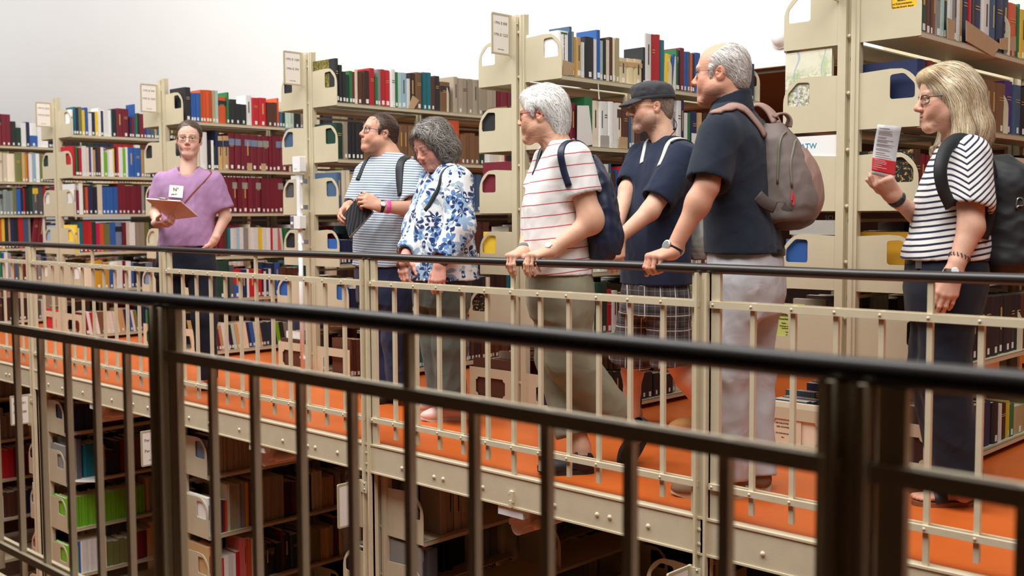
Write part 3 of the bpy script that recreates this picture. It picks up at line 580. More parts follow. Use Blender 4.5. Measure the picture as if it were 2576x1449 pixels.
class Field:
    def __init__(s, lo, hi, h):
        s.h = h; s.lo = np.asarray(lo, float); n = np.ceil((np.asarray(hi) - s.lo) / h).astype(int) + 1; s.n = n
        s.ax = [s.lo[i] + h * np.arange(n[i]) for i in range(3)]; s.D = np.full(n, .3, np.float32)
    def op(s, prim, k=.01, kind='u'):
        m = k + 3 * s.h; sl = []
        for i in range(3):
            a = int(np.clip(np.floor((prim.lo[i] - m - s.lo[i]) / s.h), 0, s.n[i])); b = int(np.clip(np.ceil((prim.hi[i] + m - s.lo[i]) / s.h) + 1, 0, s.n[i]))
            if b <= a: return s
            sl.append(slice(a, b))
        sl = tuple(sl)
        X = s.ax[0][sl[0]][:, None, None]; Y = s.ax[1][sl[1]][None, :, None]; Z = s.ax[2][sl[2]][None, None, :]
        d = prim.fn(X, Y, Z).astype(np.float32); e = s.D[sl]
        if kind == 'u': hh = np.clip(.5 + .5 * (e - d) / k, 0, 1); s.D[sl] = e * (1 - hh) + d * hh - k * hh * (1 - hh)
        elif kind == 's': hh = np.clip(.5 - .5 * (e + d) / k, 0, 1); s.D[sl] = e * (1 - hh) - d * hh + k * hh * (1 - hh)
        else: hh = np.clip(.5 - .5 * (e - d) / k, 0, 1); s.D[sl] = e * (1 - hh) + d * hh + k * hh * (1 - hh)
        return s
    def sample(s, P):
        q = (P - s.lo) / s.h; i = np.clip(np.floor(q).astype(int), 0, s.n - 2); t = np.clip(q - i, 0, 1); D = s.D; r = 0
        for dx in (0, 1):
            for dy in (0, 1):
                for dz in (0, 1):
                    w_ = (t[:, 0] if dx else 1 - t[:, 0]) * (t[:, 1] if dy else 1 - t[:, 1]) * (t[:, 2] if dz else 1 - t[:, 2]); r = r + w_ * D[i[:, 0] + dx, i[:, 1] + dy, i[:, 2] + dz]
        return r
    def grad(s, P):
        e = s.h; g = np.stack([s.sample(P + np.eye(3)[i] * e) - s.sample(P - np.eye(3)[i] * e) for i in range(3)], -1)
        return g / (np.linalg.norm(g, axis=1, keepdims=True) + 1e-9)
    def mesh(s):
        D = s.D; S = D < 0; c = np.zeros(tuple(s.n - 1), np.int8)
        for dx in (0, 1):
            for dy in (0, 1):
                for dz in (0, 1): c += S[dx:s.n[0] - 1 + dx, dy:s.n[1] - 1 + dy, dz:s.n[2] - 1 + dz]
        act = (c > 0) & (c < 8); idx = np.full(act.shape, -1, np.int64); I = np.stack(np.nonzero(act), -1); idx[act] = np.arange(len(I))
        acc = np.zeros((len(I), 3)); cnt = np.zeros(len(I))
        for a in range(3):
            o = [i for i in range(3) if i != a]
            for p_ in (0, 1):
                for q_ in (0, 1):
                    A_ = np.zeros(3, int); A_[o[0]] = p_; A_[o[1]] = q_; B_ = A_.copy(); B_[a] = 1
                    va = D[I[:, 0] + A_[0], I[:, 1] + A_[1], I[:, 2] + A_[2]]; vb = D[I[:, 0] + B_[0], I[:, 1] + B_[1], I[:, 2] + B_[2]]
                    m = (va < 0) != (vb < 0); t = va[m] / (va[m] - vb[m]); pos = np.tile(A_.astype(float), (m.sum(), 1)); pos[:, a] = t; acc[m] += pos; cnt[m] += 1
        V = s.lo + s.h * (I + acc / cnt[:, None]); F = []
        for a in range(3):
            sl0 = [slice(1, -1)] * 3; sl1 = [slice(1, -1)] * 3; sl0[a] = slice(0, -1); sl1[a] = slice(1, None)
            s0 = S[tuple(sl0)]; s1 = S[tuple(sl1)]; e = np.stack(np.nonzero(s0 != s1), -1)
            if not len(e): continue
            flip = s0[tuple(e.T)]; b, d = (a + 1) % 3, (a + 2) % 3; g = e.copy(); g[:, b] += 1; g[:, d] += 1
            def cell(ob, od): q = g.copy(); q[:, b] -= ob; q[:, d] -= od; return idx[tuple(q.T)]
            q = np.stack([cell(1, 1), cell(0, 1), cell(0, 0), cell(1, 0)], -1); q[~flip] = q[~flip][:, ::-1]; F.append(q)
        return V, np.concatenate(F)
def np_mesh(name, V, F, col=None):
    m = bpy.data.meshes.new(name); m.vertices.add(len(V)); m.vertices.foreach_set('co', np.asarray(V, np.float32).ravel())
    k = F.shape[1]; m.loops.add(F.size); m.loops.foreach_set('vertex_index', F.ravel().astype(np.int32)); m.polygons.add(len(F)); m.polygons.foreach_set('loop_start', np.arange(0, F.size, k, dtype=np.int32))
    m.update(calc_edges=True); m.validate()
    m.polygons.foreach_set('use_smooth', [True] * len(m.polygons))
    if col is not None: set_col(m, col)
    return m
def join(parts):
    V, F, C_, o = [], [], [], 0
    for v, f, c in parts: V.append(v); F.append(f + o); C_.append(c); o += len(v)
    return np.concatenate(V), np.concatenate(F), np.concatenate(C_)
def wav(P, seed, sc, n=5):                        # cheap smooth noise in [-1,1]
    r = np.random.default_rng(seed); out = np.zeros(len(P)); Q = P * sc
    for i in range(n):
        k = r.normal(size=3); k /= np.linalg.norm(k); ph = r.uniform(0, 6.28); k2 = r.normal(size=3)
        out += np.sin(Q @ k * (1 + .5 * i) * 6.28 + ph + 1.5 * np.sin(Q @ k2 * 2.5 + ph * 2)) / (1 + .35 * i)
    return out / (.6 * n)
def folds(V, N, amp, seed, sc=6.0, stretch=(1, 1, 1)):
    Q = V * np.array(stretch); a = wav(Q, seed, sc); b = wav(Q, seed + 9, sc * 2.1)
    return V + N * (amp * (1 - 2 * np.abs(a)) * .6 + amp * .4 * b)[:, None]
# ------------------------------------------------------------------ people
FH = nrm(A3(CF[0], CF[1], 0)); RH = nrm(A3(CR[0], CR[1], 0)); UZ = A3(0, 0, 1)
def facing(psi):                                  # 0 faces the viewer, 90 faces left in the picture, 180 away
    a = math.radians(psi); f = -FH * math.cos(a) - RH * math.sin(a); return f, np.cross(UZ, f)
skin_mat = material('skin', (220, 170, 145), rough=.48, spec=.35, var=.04, vscale=40, bump=.10, bscale=420, bdist=.0008, attr=True, sub=.12)
eye_mat = material('eye', (255, 255, 255), rough=.12, spec=.6, var=.0, attr=True)
hair_mat = material('hair', (120, 100, 80), rough=.42, spec=.4, var=.10, vscale=70, attr=True)
def head_frame(psi, pitch=0, roll=0):
    f, l = facing(psi); a = math.radians(pitch); u = UZ * math.cos(a) - f * math.sin(a); f2 = f * math.cos(a) + UZ * math.sin(a)
    b = math.radians(roll); l2 = l * math.cos(b) + u * math.sin(b); u2 = u * math.cos(b) - l * math.sin(b)
    return np.stack([l2, f2, u2])                 # rows: x (person's left), y forward, z up
def build_head(c, M, tone, s=1.0, male=False, nose=1.0, chin=1.0, cheek=1.0, jaw=1.0, neck_to=None, neck_r=.052, stubble=0, brow=(90, 70, 55), lip=(190, 105, 100), smile=0, lids=0, age=0, face_w=1.0, flush=1.0):
    """returns world vertices, faces, colours of head and neck; head-local axes x left, y forward, z up"""
    F_ = Field((-.125, -.175, -.25), (.125, .15, .145), .0032); w = face_w
    u = F_.op
    u(ell((0, -.010, .040), (.076 * w, .096, .083)), .01); u(ell((0, .035, .030), (.064 * w, .055, .070)), .03)
    u(ell((0, .022, -.030), (.060 * w * (.4 + .6 * jaw), .066, .082)), .03)
    for sx in (-1, 1):
        u(cone((sx * .054 * w * jaw, -.005, -.050), (sx * .018, .070 * chin, -.098), .020, .019), .03)
        u(ell((sx * .044 * w * jaw, .026, -.052), (.026 * cheek * jaw ** 2, .036 * jaw, .034)), .025)
        u(ell((sx * .042 * w, .058, -.022), (.024 * cheek, .024, .022)), .025)
        u(ell((sx * .034 * w, .066, -.045), (.022 * cheek, .022, .022)), .02)
    u(ell((0, .074 * chin, -.098), (.024, .020, .019)), .022)
    if male: u(cone((-.036, .083, .026), (.036, .083, .026), .010, .010), .02)
    for sx in (-1, 1): u(ell((sx * .032 * w, .106, .006), (.020, .016, .013)), .016, 's')
    u(cone((0, .088, .020), (0, .095 + .012 * nose, -.020), .0075, .0105 * nose), .012)
    u(ell((0, .097 + .013 * nose, -.026), (.0125 * nose, .0125 * nose, .011 * nose)), .008)
    for sx in (-1, 1):
        u(ell((sx * .0135 * nose, .097 + .005 * nose, -.031), (.0075, .011, .0075)), .006); u(ell((sx * .0075, .107, -.0385), (.0032, .006, .003)), .003, 's')
        u(ell((sx * .0315 * w, .0815, .0145 - .002 * lids), (.0175, .0135, .0075 + .004 * lids)), .005); u(ell((sx * .0315 * w, .0805, -.0055), (.0165, .0125, .0065)), .005)
        u(cone((sx * .016 * w, .089, .027), (sx * .044 * w, .083, .027), .006, .005), .012)
    mz = -.063
    u(ell((0, .083, mz + .002), (.030, .016, .020)), .02)
    for sx in (-1, 1): u(cone((0, .0965, mz + .004), (sx * .021, .088, mz + .001 + .004 * smile), .0055, .003), .005); u(cone((0, .0955, mz - .006), (sx * .019, .0875, mz - .002 + .004 * smile), .0065, .003), .005)
    u(cone((-.023, .093, mz + .003 * smile), (.023, .093, mz + .003 * smile), .0018, .0018), .003, 's') if not smile else [u(cone((0, .1005, mz - .001), (sx * .023, .091, mz + .005), .0022, .0016), .003, 's') for sx in (-1, 1)]
    for sx in (-1, 1):
        E_ = np.stack([nrm((1, -.25 * sx * sx, 0)), nrm((.25, 1, .15)), nrm((0, -.15, 1))]) if sx > 0 else np.stack([nrm((1, .25, 0)), nrm((-.25, 1, .15)), nrm((0, -.15, 1))])
        u(ell((sx * .078 * w, -.014, -.002), (.0085, .019, .031), E_), .006); u(ell((sx * .086 * w, -.008, .002), (.006, .0105, .018), E_), .004, 's'); u(ell((sx * .074 * w, -.004, -.028), (.006, .008, .010)), .005)
        u(ell((sx * .083 * w, -.001, -.004), (.003, .005, .006)), .003)
    nb = A3(0, -.03, -.17) if neck_to is None else M @ ((np.asarray(neck_to) - c) / s)
    u(cone((0, -.028, -.045), A3(0, -.028, -.045) + (nb - A3(0, -.028, -.045)) * 1.25, neck_r / s, neck_r * 1.15 / s), .03)
    if male: u(ell((nb[0] * .5, .030 + nb[1] * .4, -.125), (.010, .010, .012)), .02)
    V, Fq = F_.mesh(); N = F_.grad(V)
    if age:
        wr = wav(V * np.array([.6, .6, 1.5]), 3, 60); V = V + N * (wr * .00035 * age)[:, None]
        nk = (V[:, 2] < -.08); V[nk] += N[nk] * (.0007 * age * np.sin(V[nk, 0] * 420 + 3 * np.sin(V[nk, 2] * 60)))[:, None]
    t = np.array(lin(tone)); col = np.tile(t, (len(V), 1)); x, y, z = V.T
    def blend(m, rgb): nonlocal col; m = np.clip(m, 0, 1)[:, None]; col = col * (1 - m) + np.array(lin(rgb)) * m
    g = lambda cx, cy, cz, r: np.exp(-((np.abs(x) - cx) ** 2 + (y - cy) ** 2 + (z - cz) ** 2) / r ** 2)
    red = [min(255, tone[0] * 1.0), tone[1] * .78, tone[2] * .76]
    blend(.55 * flush * g(.045, .06, -.03, .03), red); blend(.5 * flush * g(0, .12, -.028, .018), red); blend(.45 * g(.084 * w, -.014, .0, .028), red)
    blend(.35 * g(.032, .085, -.012, .013), (150, 100, 90))
    lz = np.abs(x) < .024; dz = np.abs(z - (mz - .001) - smile * .004 * (x / .02) ** 2); blend(np.clip((.0105 * (1 - (np.abs(x) / .027) ** 2) - dz) / .003, 0, 1) * lz * (y > .082) * .85, lip)
    bz = np.abs(z - (.0300 - .25 * (np.abs(x) - .030) ** 2 * 10)); blend(np.clip((.0045 - bz) / .003, 0, 1) * (np.abs(x) > .012) * (np.abs(x) < .05) * (y > .06) * .75, brow)
    if stubble:
        m = np.clip((-.030 - z + .25 * (.06 - y)) / .012, 0, 1) * np.clip((z + .125) / .012, 0, 1) * (y > -.01); blend(m * stubble * (.7 + .3 * wav(V, 5, 90)), (105, 95, 88))
        blend(np.clip((.013 - np.abs(z + .046)) / .006, 0, 1) * (np.abs(x) < .03) * (y > .08) * stubble * .8, (110, 98, 90))
    parts = [((V * s) @ M + c, Fq, col)]
    return parts, F_
def eyes(parent, base, c, M, s, gaze=(0, 1, 0), iris=(80, 100, 110), w=1.0):
    n, k = 14, 9; g = nrm(gaze)
    for sx in (-1, 1):
        V = []; F = []
        for i in range(k + 1):
            for j in range(n): a, b = PI * i / k, 2 * PI * j / n; V.append((math.sin(a) * math.cos(b), math.cos(a), math.sin(a) * math.sin(b)))
        V = np.array(V); F = np.array([(i * n + j, i * n + (j + 1) % n, (i + 1) * n + (j + 1) % n, (i + 1) * n + j) for i in range(k) for j in range(n)])
        # pole along gaze
        up = A3(0, 0, 1); r = nrm(np.cross(g, up)); up = np.cross(r, g); V = V[:, :1] * r + V[:, 1:2] * g + V[:, 2:] * up
        d = V @ g; col = np.tile(lin((232, 226, 220)), (len(V), 1)); col[d > .80] = lin(iris); col[d > .97] = lin((15, 12, 12))
        P = ((V * .0122 + A3(sx * .0315 * w, .0795, .0045)) * s) @ M + c - base
        obj('eye', np_mesh('eye', P, F, col), eye_mat, parent)
def local(base, c, M, s, pts): return (np.asarray(pts, float) * s) @ M + c - base
lens_mat = None
def glass_material():
    global lens_mat
    if lens_mat: return lens_mat
    m = bpy.data.materials.new('lens_glass'); m.use_nodes = True; t = NT(m); t.n.remove(t.b)
    o = t.n['Material Output']; mx = t.new('ShaderNodeMixShader'); tr = t.new('ShaderNodeBsdfTransparent'); gl = t.new('ShaderNodeBsdfGlossy')
    gl.inputs['Roughness'].default_value = .03; tr.inputs[0].default_value = (.96, .97, .97, 1)
    mx.inputs[0].default_value = .05; t.link(tr.outputs[0], mx.inputs[1]); t.link(gl.outputs[0], mx.inputs[2]); t.link(mx.outputs[0], o.inputs[0]); lens_mat = m; return m
def glasses(parent, base, c, M, s, rgb, wd=.026, ht=.019, rimr=.0014, full=True, y0=.099, z0=.003, w=1.0, square=2.6, temple=None, metal=0):
    mt = material('spectacle_frame_%d_%d_%d' % tuple(rgb), rgb, rough=.3, metal=metal, var=.02)
    g = MB()
    def rim(sx, scale=1.0):
        P = []
        for k in range(25):
            a = 2 * PI * k / 24; ca, sa = math.cos(a), math.sin(a); e = 2 / square
            xx = math.copysign(abs(ca) ** e, ca) * wd * scale; zz = math.copysign(abs(sa) ** e, sa) * ht * scale
            P.append((sx * .0345 * w + xx, y0 - abs(sx * .0345 * w + xx) ** 2 * 4.0, z0 + zz))
        return P
    for sx in (-1, 1):
        if full: g.tube(local(base, c, M, s, rim(sx)), rimr, 6)
        g.tube(local(base, c, M, s, [(sx * (.0345 * w + wd), y0 - .014, z0 + .008), (sx * .073 * w, .080, z0 + .008), (sx * .081 * w, .03, z0 + .008), (sx * .083 * w, -.012, z0 + .004), (sx * .081 * w, -.03, z0 - .012)]), rimr * 1.1, 6)
    g.tube(local(base, c, M, s, [(-.010, y0 - .001, z0 + .004), (0, y0 + .004, z0 + .007), (.010, y0 - .001, z0 + .004)]), rimr, 6)
    o = obj('glasses', g.mesh('glasses', True), mt, parent)
    for sx in (-1, 1):
        P = local(base, c, M, s, rim(sx, .96)[:-1]); ctr = P.mean(0); V = np.vstack([P, ctr[None]]); F = [(i, (i + 1) % 24, 24) for i in range(24)]
        me = bpy.data.meshes.new('lens'); me.from_pydata(V.tolist(), [], F); obj('lens', me, glass_material(), o)
    return o
def strands(F_, V, Fq, n, length, width, flow, cols, seed=1, seg=7, lift=.0015, curl=0, jit=.25, keep=None):
    """hair ribbons that run along a field's surface; flow(P, N) gives the growth direction"""
    r = np.random.default_rng(seed); tri = V[Fq]; ar = np.linalg.norm(np.cross(tri[:, 1] - tri[:, 0], tri[:, 3] - tri[:, 0]), axis=1); cen = tri.mean(1)
    if keep is not None: ar = ar * keep(cen)
    i = r.choice(len(Fq), n, p=ar / ar.sum()); t = r.random((n, 2)); P = tri[i, 0] + (tri[i, 1] - tri[i, 0]) * t[:, :1] + (tri[i, 3] - tri[i, 0]) * t[:, 1:]
    rv = r.normal(size=(n, 3)) * jit; ln = length * r.uniform(.5, 1.2, n); off = lift * r.uniform(-.3, 1.6, n); ph = r.uniform(0, 6.28, n)
    pts = []; nn = []; d = None
    for k in range(seg + 1):
        N = F_.grad(P); pts.append(P + N * (off * (1 + .6 * k / seg))[:, None]); nn.append(N)
        dd = flow(P, N) + rv; dd = dd - N * (dd * N).sum(1, keepdims=True); dd /= np.linalg.norm(dd, axis=1, keepdims=True) + 1e-9
        if curl: b = np.cross(N, dd); dd = dd + b * (curl * np.cos(ph + k * 1.9))[:, None] + N * (.4 * curl * np.sin(ph + k * 1.9))[:, None]
        P = P + dd * (ln / seg)[:, None]; P = P - F_.grad(P) * (np.clip(F_.sample(P), -.01, .01))[:, None]
    pts = np.stack(pts, 1); nn = np.stack(nn, 1); tg = np.gradient(pts, axis=1); b = np.cross(nn, tg); b /= np.linalg.norm(b, axis=2, keepdims=True) + 1e-9
    tp = np.sin(np.linspace(.35, PI * .97, seg + 1))[None, :, None]; wv = b * width * .5 * tp * r.uniform(.6, 1.3, (n, 1, 1))
    VV = np.stack([pts - wv, pts + wv], 2).reshape(-1, 3); base = (np.arange(n) * (seg + 1) * 2)[:, None]; k = np.arange(seg)[None] * 2
    FF = np.stack([base + k, base + k + 1, base + k + 3, base + k + 2], -1).reshape(-1, 4)
    cc = np.array([lin(c) for c in cols]); ci = cc[r.integers(0, len(cc), n)] * r.uniform(.75, 1.2, (n, 1)); CC = np.repeat(ci, (seg + 1) * 2, axis=0)
    return VV, FF, CC
# hand: wrist, direction to the knuckles, back-of-hand normal, side (+1 left hand, -1 right hand)
def hand(wrist, d, up, side, curl, s=1.0, spread=0.0, thumb=((.75, .55, -.35), (.35, .9, -.3)), thumb_curl=None):
    y = nrm(d); z = np.asarray(up, float); z = nrm(z - y * (z @ y)); x = np.cross(y, z); M = np.stack([x * side, y, z]); out = []
    W = lambda p: np.asarray(wrist, float) + (np.asarray(p, float) * s) @ M
    K = [(.030, .090, .002), (.0105, .094, .005), (-.010, .090, .004), (-.029, .081, .0)]
    LN = [(.041, .025, .021), (.045, .029, .022), (.042, .027, .021), (.033, .020, .018)]; RR = [.0097, .0100, .0094, .0082]
    for i in range(4):
        out.append((cone(W((K[i][0] * .55, .004, -.001)), W(K[i]), .0185 * s, .0125 * s), .014))
        a = np.array(K[i]); th = 0; sp = spread * (1.5 - i); r0 = RR[i]; cs = curl[i] if hasattr(curl[0], '__len__') else curl
        for j in range(3):
            th += math.radians(cs[j]); dv = A3(math.sin(sp) * math.cos(th), math.cos(sp) * math.cos(th), -math.sin(th)); b = a + dv * LN[i][j]
            out.append((cone(W(a), W(b), r0 * s, r0 * .9 * s), .004 if j else .007)); a = b; r0 *= .91
    a = A3(.020, .022, -.006); L_ = (.042, .033, .026); r0 = .0140; dirs = list(thumb); dirs = [dirs[0], dirs[1], dirs[-1]]
    out.append((cone(W((.008, .01, -.002)), W(a), .0185 * s, .017 * s), .014))
    for j in range(3):
        b = a + nrm(dirs[j]) * L_[j]; out.append((cone(W(a), W(b), r0 * s, r0 * .86 * s), .008)); a = b; r0 *= .86
    out.append((cone(W((0, -.03, 0)), W((0, .012, 0)), .0255 * s, .024 * s), .015))
    pts = np.array([p.lo for p, _ in out] + [p.hi for p, _ in out])
    return out, (pts.min(0) - .006, pts.max(0) + .006)
class Person:
    def __init__(s, D, psi, base_px, tone):
        s.D = D; s.psi = psi; s.f, s.l = facing(psi); s.tone = tone; s.base = on_z(*base_px); s.base[2] = 0
        s.skin = []; s.boxes = []; s.parts = []
    def P(s, x, y, dd=0): return J(x, y, s.D + dd)
    def sec(s, rows): return [(s.P(r[0], r[1], r[2]), r[3], r[4]) for r in rows]
    def rail(s, x, y, out=.03):                   # a point just outside the handrail, along the pixel's ray
        d = ray(x, y); q = CAM + d * ((0 - CAM[1]) / d[1]); return J(x, y, (q - CAM) @ CF - out)
    def grip(s, x, y, side, curl, sc=1.0, tw=0.0, **kw):    # hand laid over the handrail, fingers down its outer face
        K = on_y(x, y, -.004); K[2] = min(K[2], .966); d = nrm(A3(tw, -1, -.22)); w_ = K - d * .090 * sc
        s.add_hand(w_, d, UZ + A3(0, -.15, 0), side, curl, sc, **kw); return w_
    def limb(s, pts, rs, k=.02):
        for i in range(len(pts) - 1): s.skin.append((cone(pts[i], pts[i + 1], rs[i], rs[i + 1]), k))
    def add_hand(s, *a, **kw): o, b = hand(*a, **kw); s.skin += o; s.boxes.append((b, .0028))
    def body(s, label, head=None, h=.0075, extra=None):
        lo = np.min([p.lo for p, _ in s.skin], 0) - .03; hi = np.max([p.hi for p, _ in s.skin], 0) + .03
        F_ = Field(lo, hi, h)
        for p, k in s.skin: F_.op(p, k)
        V, Fq = F_.mesh(); cen = V[Fq].mean(1); keep = np.ones(len(Fq), bool)
        for (b, hh) in s.boxes: keep &= ~np.all((cen > b[0] + .004) & (cen < b[1] - .004), axis=1)
        pl = []; tc = np.array(lin(s.tone))
        def shade_skin(V):
            c = np.tile(tc, (len(V), 1)); n1 = wav(V, 21, 9)[:, None]; n2 = wav(V, 22, 45)[:, None]; c = c * (1 + .05 * n1 + .03 * n2); c[:, 1:] *= (1 - .05 * np.clip(wav(V, 5, 14), 0, 1))[:, None]; return c
        pl.append((V, Fq[keep], shade_skin(V)))
        for (b, hh) in s.boxes:
            G = Field(b[0] - .008, b[1] + .008, hh)
            for p, k in s.skin: G.op(p, k)
            v, q = G.mesh(); c = v[q].mean(1); q = q[np.all((c > b[0] - .001) & (c < b[1] + .001), axis=1)]; cc = shade_skin(v); cc[:, 1:] *= .96; pl.append((v, q, cc))
        if head: pl += head
        V, Fq, C_ = join(pl); s.obj = obj('person', np_mesh('person', V - s.base, Fq, C_), skin_mat); s.obj.location = s.base; tag(s.obj, label, 'person'); return s.obj
    def cloth(s, name, fields, mat, h=.0065, fold=(.004, 5.0), seed=1, stretch=(1, 1, .7), col=None):
        """fields: list of (prim, k, kind)"""
        us = [p for p, k, kd in fields if kd == 'u']; lo = np.min([p.lo for p in us], 0) - .03; hi = np.max([p.hi for p in us], 0) + .03
        F_ = Field(lo, hi, h)
        for p, k, kd in fields: F_.op(p, k, kd)
        V, Fq = F_.mesh(); N = F_.grad(V)
        if fold: V = folds(V, N, fold[0], seed, fold[1], stretch)
        o = obj(name, np_mesh(name, V - s.base, Fq, None if col is None else col(V)), mat, s.obj); s.last = F_; return o
    def hug(s, pts, off=.004, field=None):
        G = field or s.shirt; Q = np.array(pts, float)
        for _ in range(5): Q = Q - G.grad(Q) * (G.sample(Q) - off)[:, None]
        return Q, G.grad(Q)
    def mesh_part(s, name, mb, mat, parent=None, smooth=True, ang=40):
        me = mb.mesh(name); me.transform(Matrix.Translation(Vector(-s.base)))
        if smooth: shade(me, ang)
        return obj(name, me, mat, parent or s.obj)
def shoe(P, ankle, toe_dir, length, mat, sole_mat, name='shoe', h=.004, z=0.0, pitch=0, width=.046, hi=.085, laces=None, sole_h=.02, toe_h=.034, heel_back=.055):
    """low shoe: ankle gives x, y; toe_dir is horizontal"""
    d = nrm(A3(toe_dir[0], toe_dir[1], 0)); x = np.cross(d, UZ); a = math.radians(pitch); y2 = d * math.cos(a) - UZ * math.sin(a); z2 = UZ * math.cos(a) + d * math.sin(a)
    M = np.stack([x, y2, z2]); toe = length - heel_back
    o = A3(ankle[0], ankle[1], z) if not pitch else A3(ankle[0], ankle[1], z) 
    if pitch:                                       # pivot on the toe tip
        o = o; tip = A3(0, toe - .03, 0) @ M; o = A3(ankle[0], ankle[1], 0); o[2] = z - tip[2]
    W = lambda p: o + np.asarray(p, float) @ M
    F_ = [(ell(W((0, -heel_back + .042, .045)), (width * .80, .044, .052), M), .01, 'u'), (cone(W((0, 0, .045)), W((0, toe - .08, .036)), .036, .034), .03, 'u'), (ell(W((0, toe - .070, .030)), (width, .074, toe_h), M), .03, 'u'), (cone(W((0, -.005, .05)), W((0, -.008, hi)), .040, .038), .02, 'u'),
          (cone(W((0, -.008, hi - .02)), W((0, -.012, hi + .05)), .031, .034), .004, 's'), (half(W((0, 0, sole_h * .7)), -z2), .003, 'i')]
    so = P.cloth(name, F_, mat, h, None); prof = []
    for i in range(28):
        t = 2 * PI * i / 28; cy, sy = math.cos(t), math.sin(t); yy = (toe + heel_back) / 2 * cy + (toe - heel_back) / 2; wv = width * (1.03 - .16 * (1 - (yy + heel_back) / length) - .10 * math.exp(-((yy - .04) / .04) ** 2)); prof.append((wv * math.copysign(abs(sy) ** .8, sy), yy + .003 * cy))
    m = MB(); m.prism(prof, [], lambda u_, v_, k: W((u_, v_, sole_h * k + (.012 * max(0, (v_ - toe + .05) / .05) if not pitch else 0))))
    P.mesh_part('sole', m, sole_mat, so)
    if laces:
        lm, n = laces; m = MB()
        for i in range(n):
            yy = .018 + i * .017; zz = hi - .012 - i * .0085; m.tube([W((-.030, yy - .004, zz - .008)), W((-.012, yy + .004, zz + .004)), W((.012, yy - .004, zz + .004)), W((.030, yy + .004, zz - .008))], .0032, 6); m.tube([W((.030, yy - .004, zz - .008)), W((.0, yy, zz + .007)), W((-.030, yy + .004, zz - .008))], .0032, 6)
        P.mesh_part('laces', m, lm, so)
    return so, W, M
# ================================================================== cloth materials
def stripes(period, duty, c0, c1, axis=(0, 0, 1), wob=.004, soft=.06, chev=None):
    def fn(t, co, base):
        X = t.xyz(co); v = t.math('MULTIPLY', X[0], axis[0]); v = t.math('MULTIPLY_ADD', X[1], axis[1], v); v = t.math('MULTIPLY_ADD', X[2], axis[2], v)
        if chev:
            r = t.math('MULTIPLY', X[0], chev[0]); r = t.math('MULTIPLY_ADD', X[1], chev[1], r); r = t.math('ABSOLUTE', t.math('SUBTRACT', r, chev[2])); v = t.math('MULTIPLY_ADD', r, -chev[3], v)
        v = t.math('MULTIPLY_ADD', t.math('SUBTRACT', t.noise(co, 7, 2), .5), wob * 2, v)
        fr = t.math('FRACT', t.math('DIVIDE', t.math('ADD', v, 50 * period), period)); d = t.math('ABSOLUTE', t.math('SUBTRACT', fr, .5))
        return t.mix(t.ramp(d, duty / 2 + soft / 2, duty / 2 - soft / 2), lin(c0), lin(c1))
    return fn
def floral(t, co, base):
    col = lin((238, 240, 242)); wv = t.new('ShaderNodeVectorMath', operation='ADD')
    nz = t.new('ShaderNodeTexNoise'); nz.inputs['Scale'].default_value = 9; t.link(co, nz.inputs['Vector'])
    sc = t.new('ShaderNodeVectorMath', operation='SCALE'); t.link(nz.outputs['Color'], sc.inputs[0]); sc.inputs['Scale'].default_value = .06; t.link(co, wv.inputs[0]); t.link(sc.outputs[0], wv.inputs[1])
    def petals(scale, seed, c, n, lo, hi, rr):
        nonlocal col
        m = t.new('ShaderNodeMapping'); t.link(wv.outputs[0], m.inputs[0]); m.inputs['Location'].default_value = (seed, seed * 2.3, seed * .7)
        v = t.new('ShaderNodeTexVoronoi'); v.inputs['Scale'].default_value = scale; t.link(m.outputs[0], v.inputs['Vector'])
        df = t.new('ShaderNodeVectorMath', operation='SUBTRACT'); t.link(m.outputs[0], df.inputs[0]); t.link(v.outputs['Position'], df.inputs[1]); X = t.xyz(df.outputs[0])
        h = t.math('MULTIPLY_ADD', X[0], .70, t.math('MULTIPLY', X[1], .71)); a = t.math('ARCTAN2', X[2], h); d = v.outputs['Distance']
        pet = t.math('MULTIPLY_ADD', t.math('ABSOLUTE', t.math('SINE', t.math('MULTIPLY', a, n))), .6, .4); q = t.math('DIVIDE', d, pet)
        k = t.math('MULTIPLY', t.ramp(q, rr, rr * .88), t.ramp(d, lo, lo * 1.15)); col = t.mix(k, col, lin(c)) 
    petals(9.0, 1.0, (150, 180, 210), 3.0, .05, 1, .56); petals(13.0, 4.1, (170, 190, 205), 1.5, .08, 1, .40); petals(11.0, 7.7, (95, 135, 185), 2.5, .12, 1, .44); petals(8.5, 2.9, (38, 56, 105), 3.5, .22, 1, .47); petals(17.0, 9.2, (40, 62, 115), 1.0, .12, 1, .34)
    return col
def plaid(t, co, base):
    X = t.xyz(co); h = t.math('MULTIPLY_ADD', X[0], .72, t.math('MULTIPLY', X[1], .69)); col = lin((74, 70, 70))
    def ln(v, per, du, c, o=0.0, k=.6):
        nonlocal col
        fr = t.math('FRACT', t.math('DIVIDE', t.math('ADD', v, 20 * per + o), per)); d = t.math('ABSOLUTE', t.math('SUBTRACT', fr, .5)); col = t.mix(t.math('MULTIPLY', t.ramp(d, du / 2 + .02, du / 2 - .02), k), col, lin(c))
    ln(h, .075, .42, (36, 34, 36)); ln(X[2], .075, .42, (36, 34, 36)); ln(h, .075, .07, (222, 215, 212), .012, .8); ln(X[2], .075, .07, (222, 215, 212), .012, .8); ln(h, .0375, .06, (165, 158, 156), .02, .5); ln(X[2], .0375, .06, (165, 158, 156), .02, .5)
    return col
RX, RY = float(RH[0]), float(RH[1])
def cloth_mat(name, rgb, fn=None, rough=.85, **k): return material(name, rgb, rough=rough, spec=.2, var=.06, vscale=20, bump=.35, bscale=650, bdist=.0006, fn=fn, sheen=.08, wrinkle=.16, **k)
black_leather = material('black_leather', (28, 27, 28), rough=.45, var=.1, vscale=40, bump=.2, bscale=300)
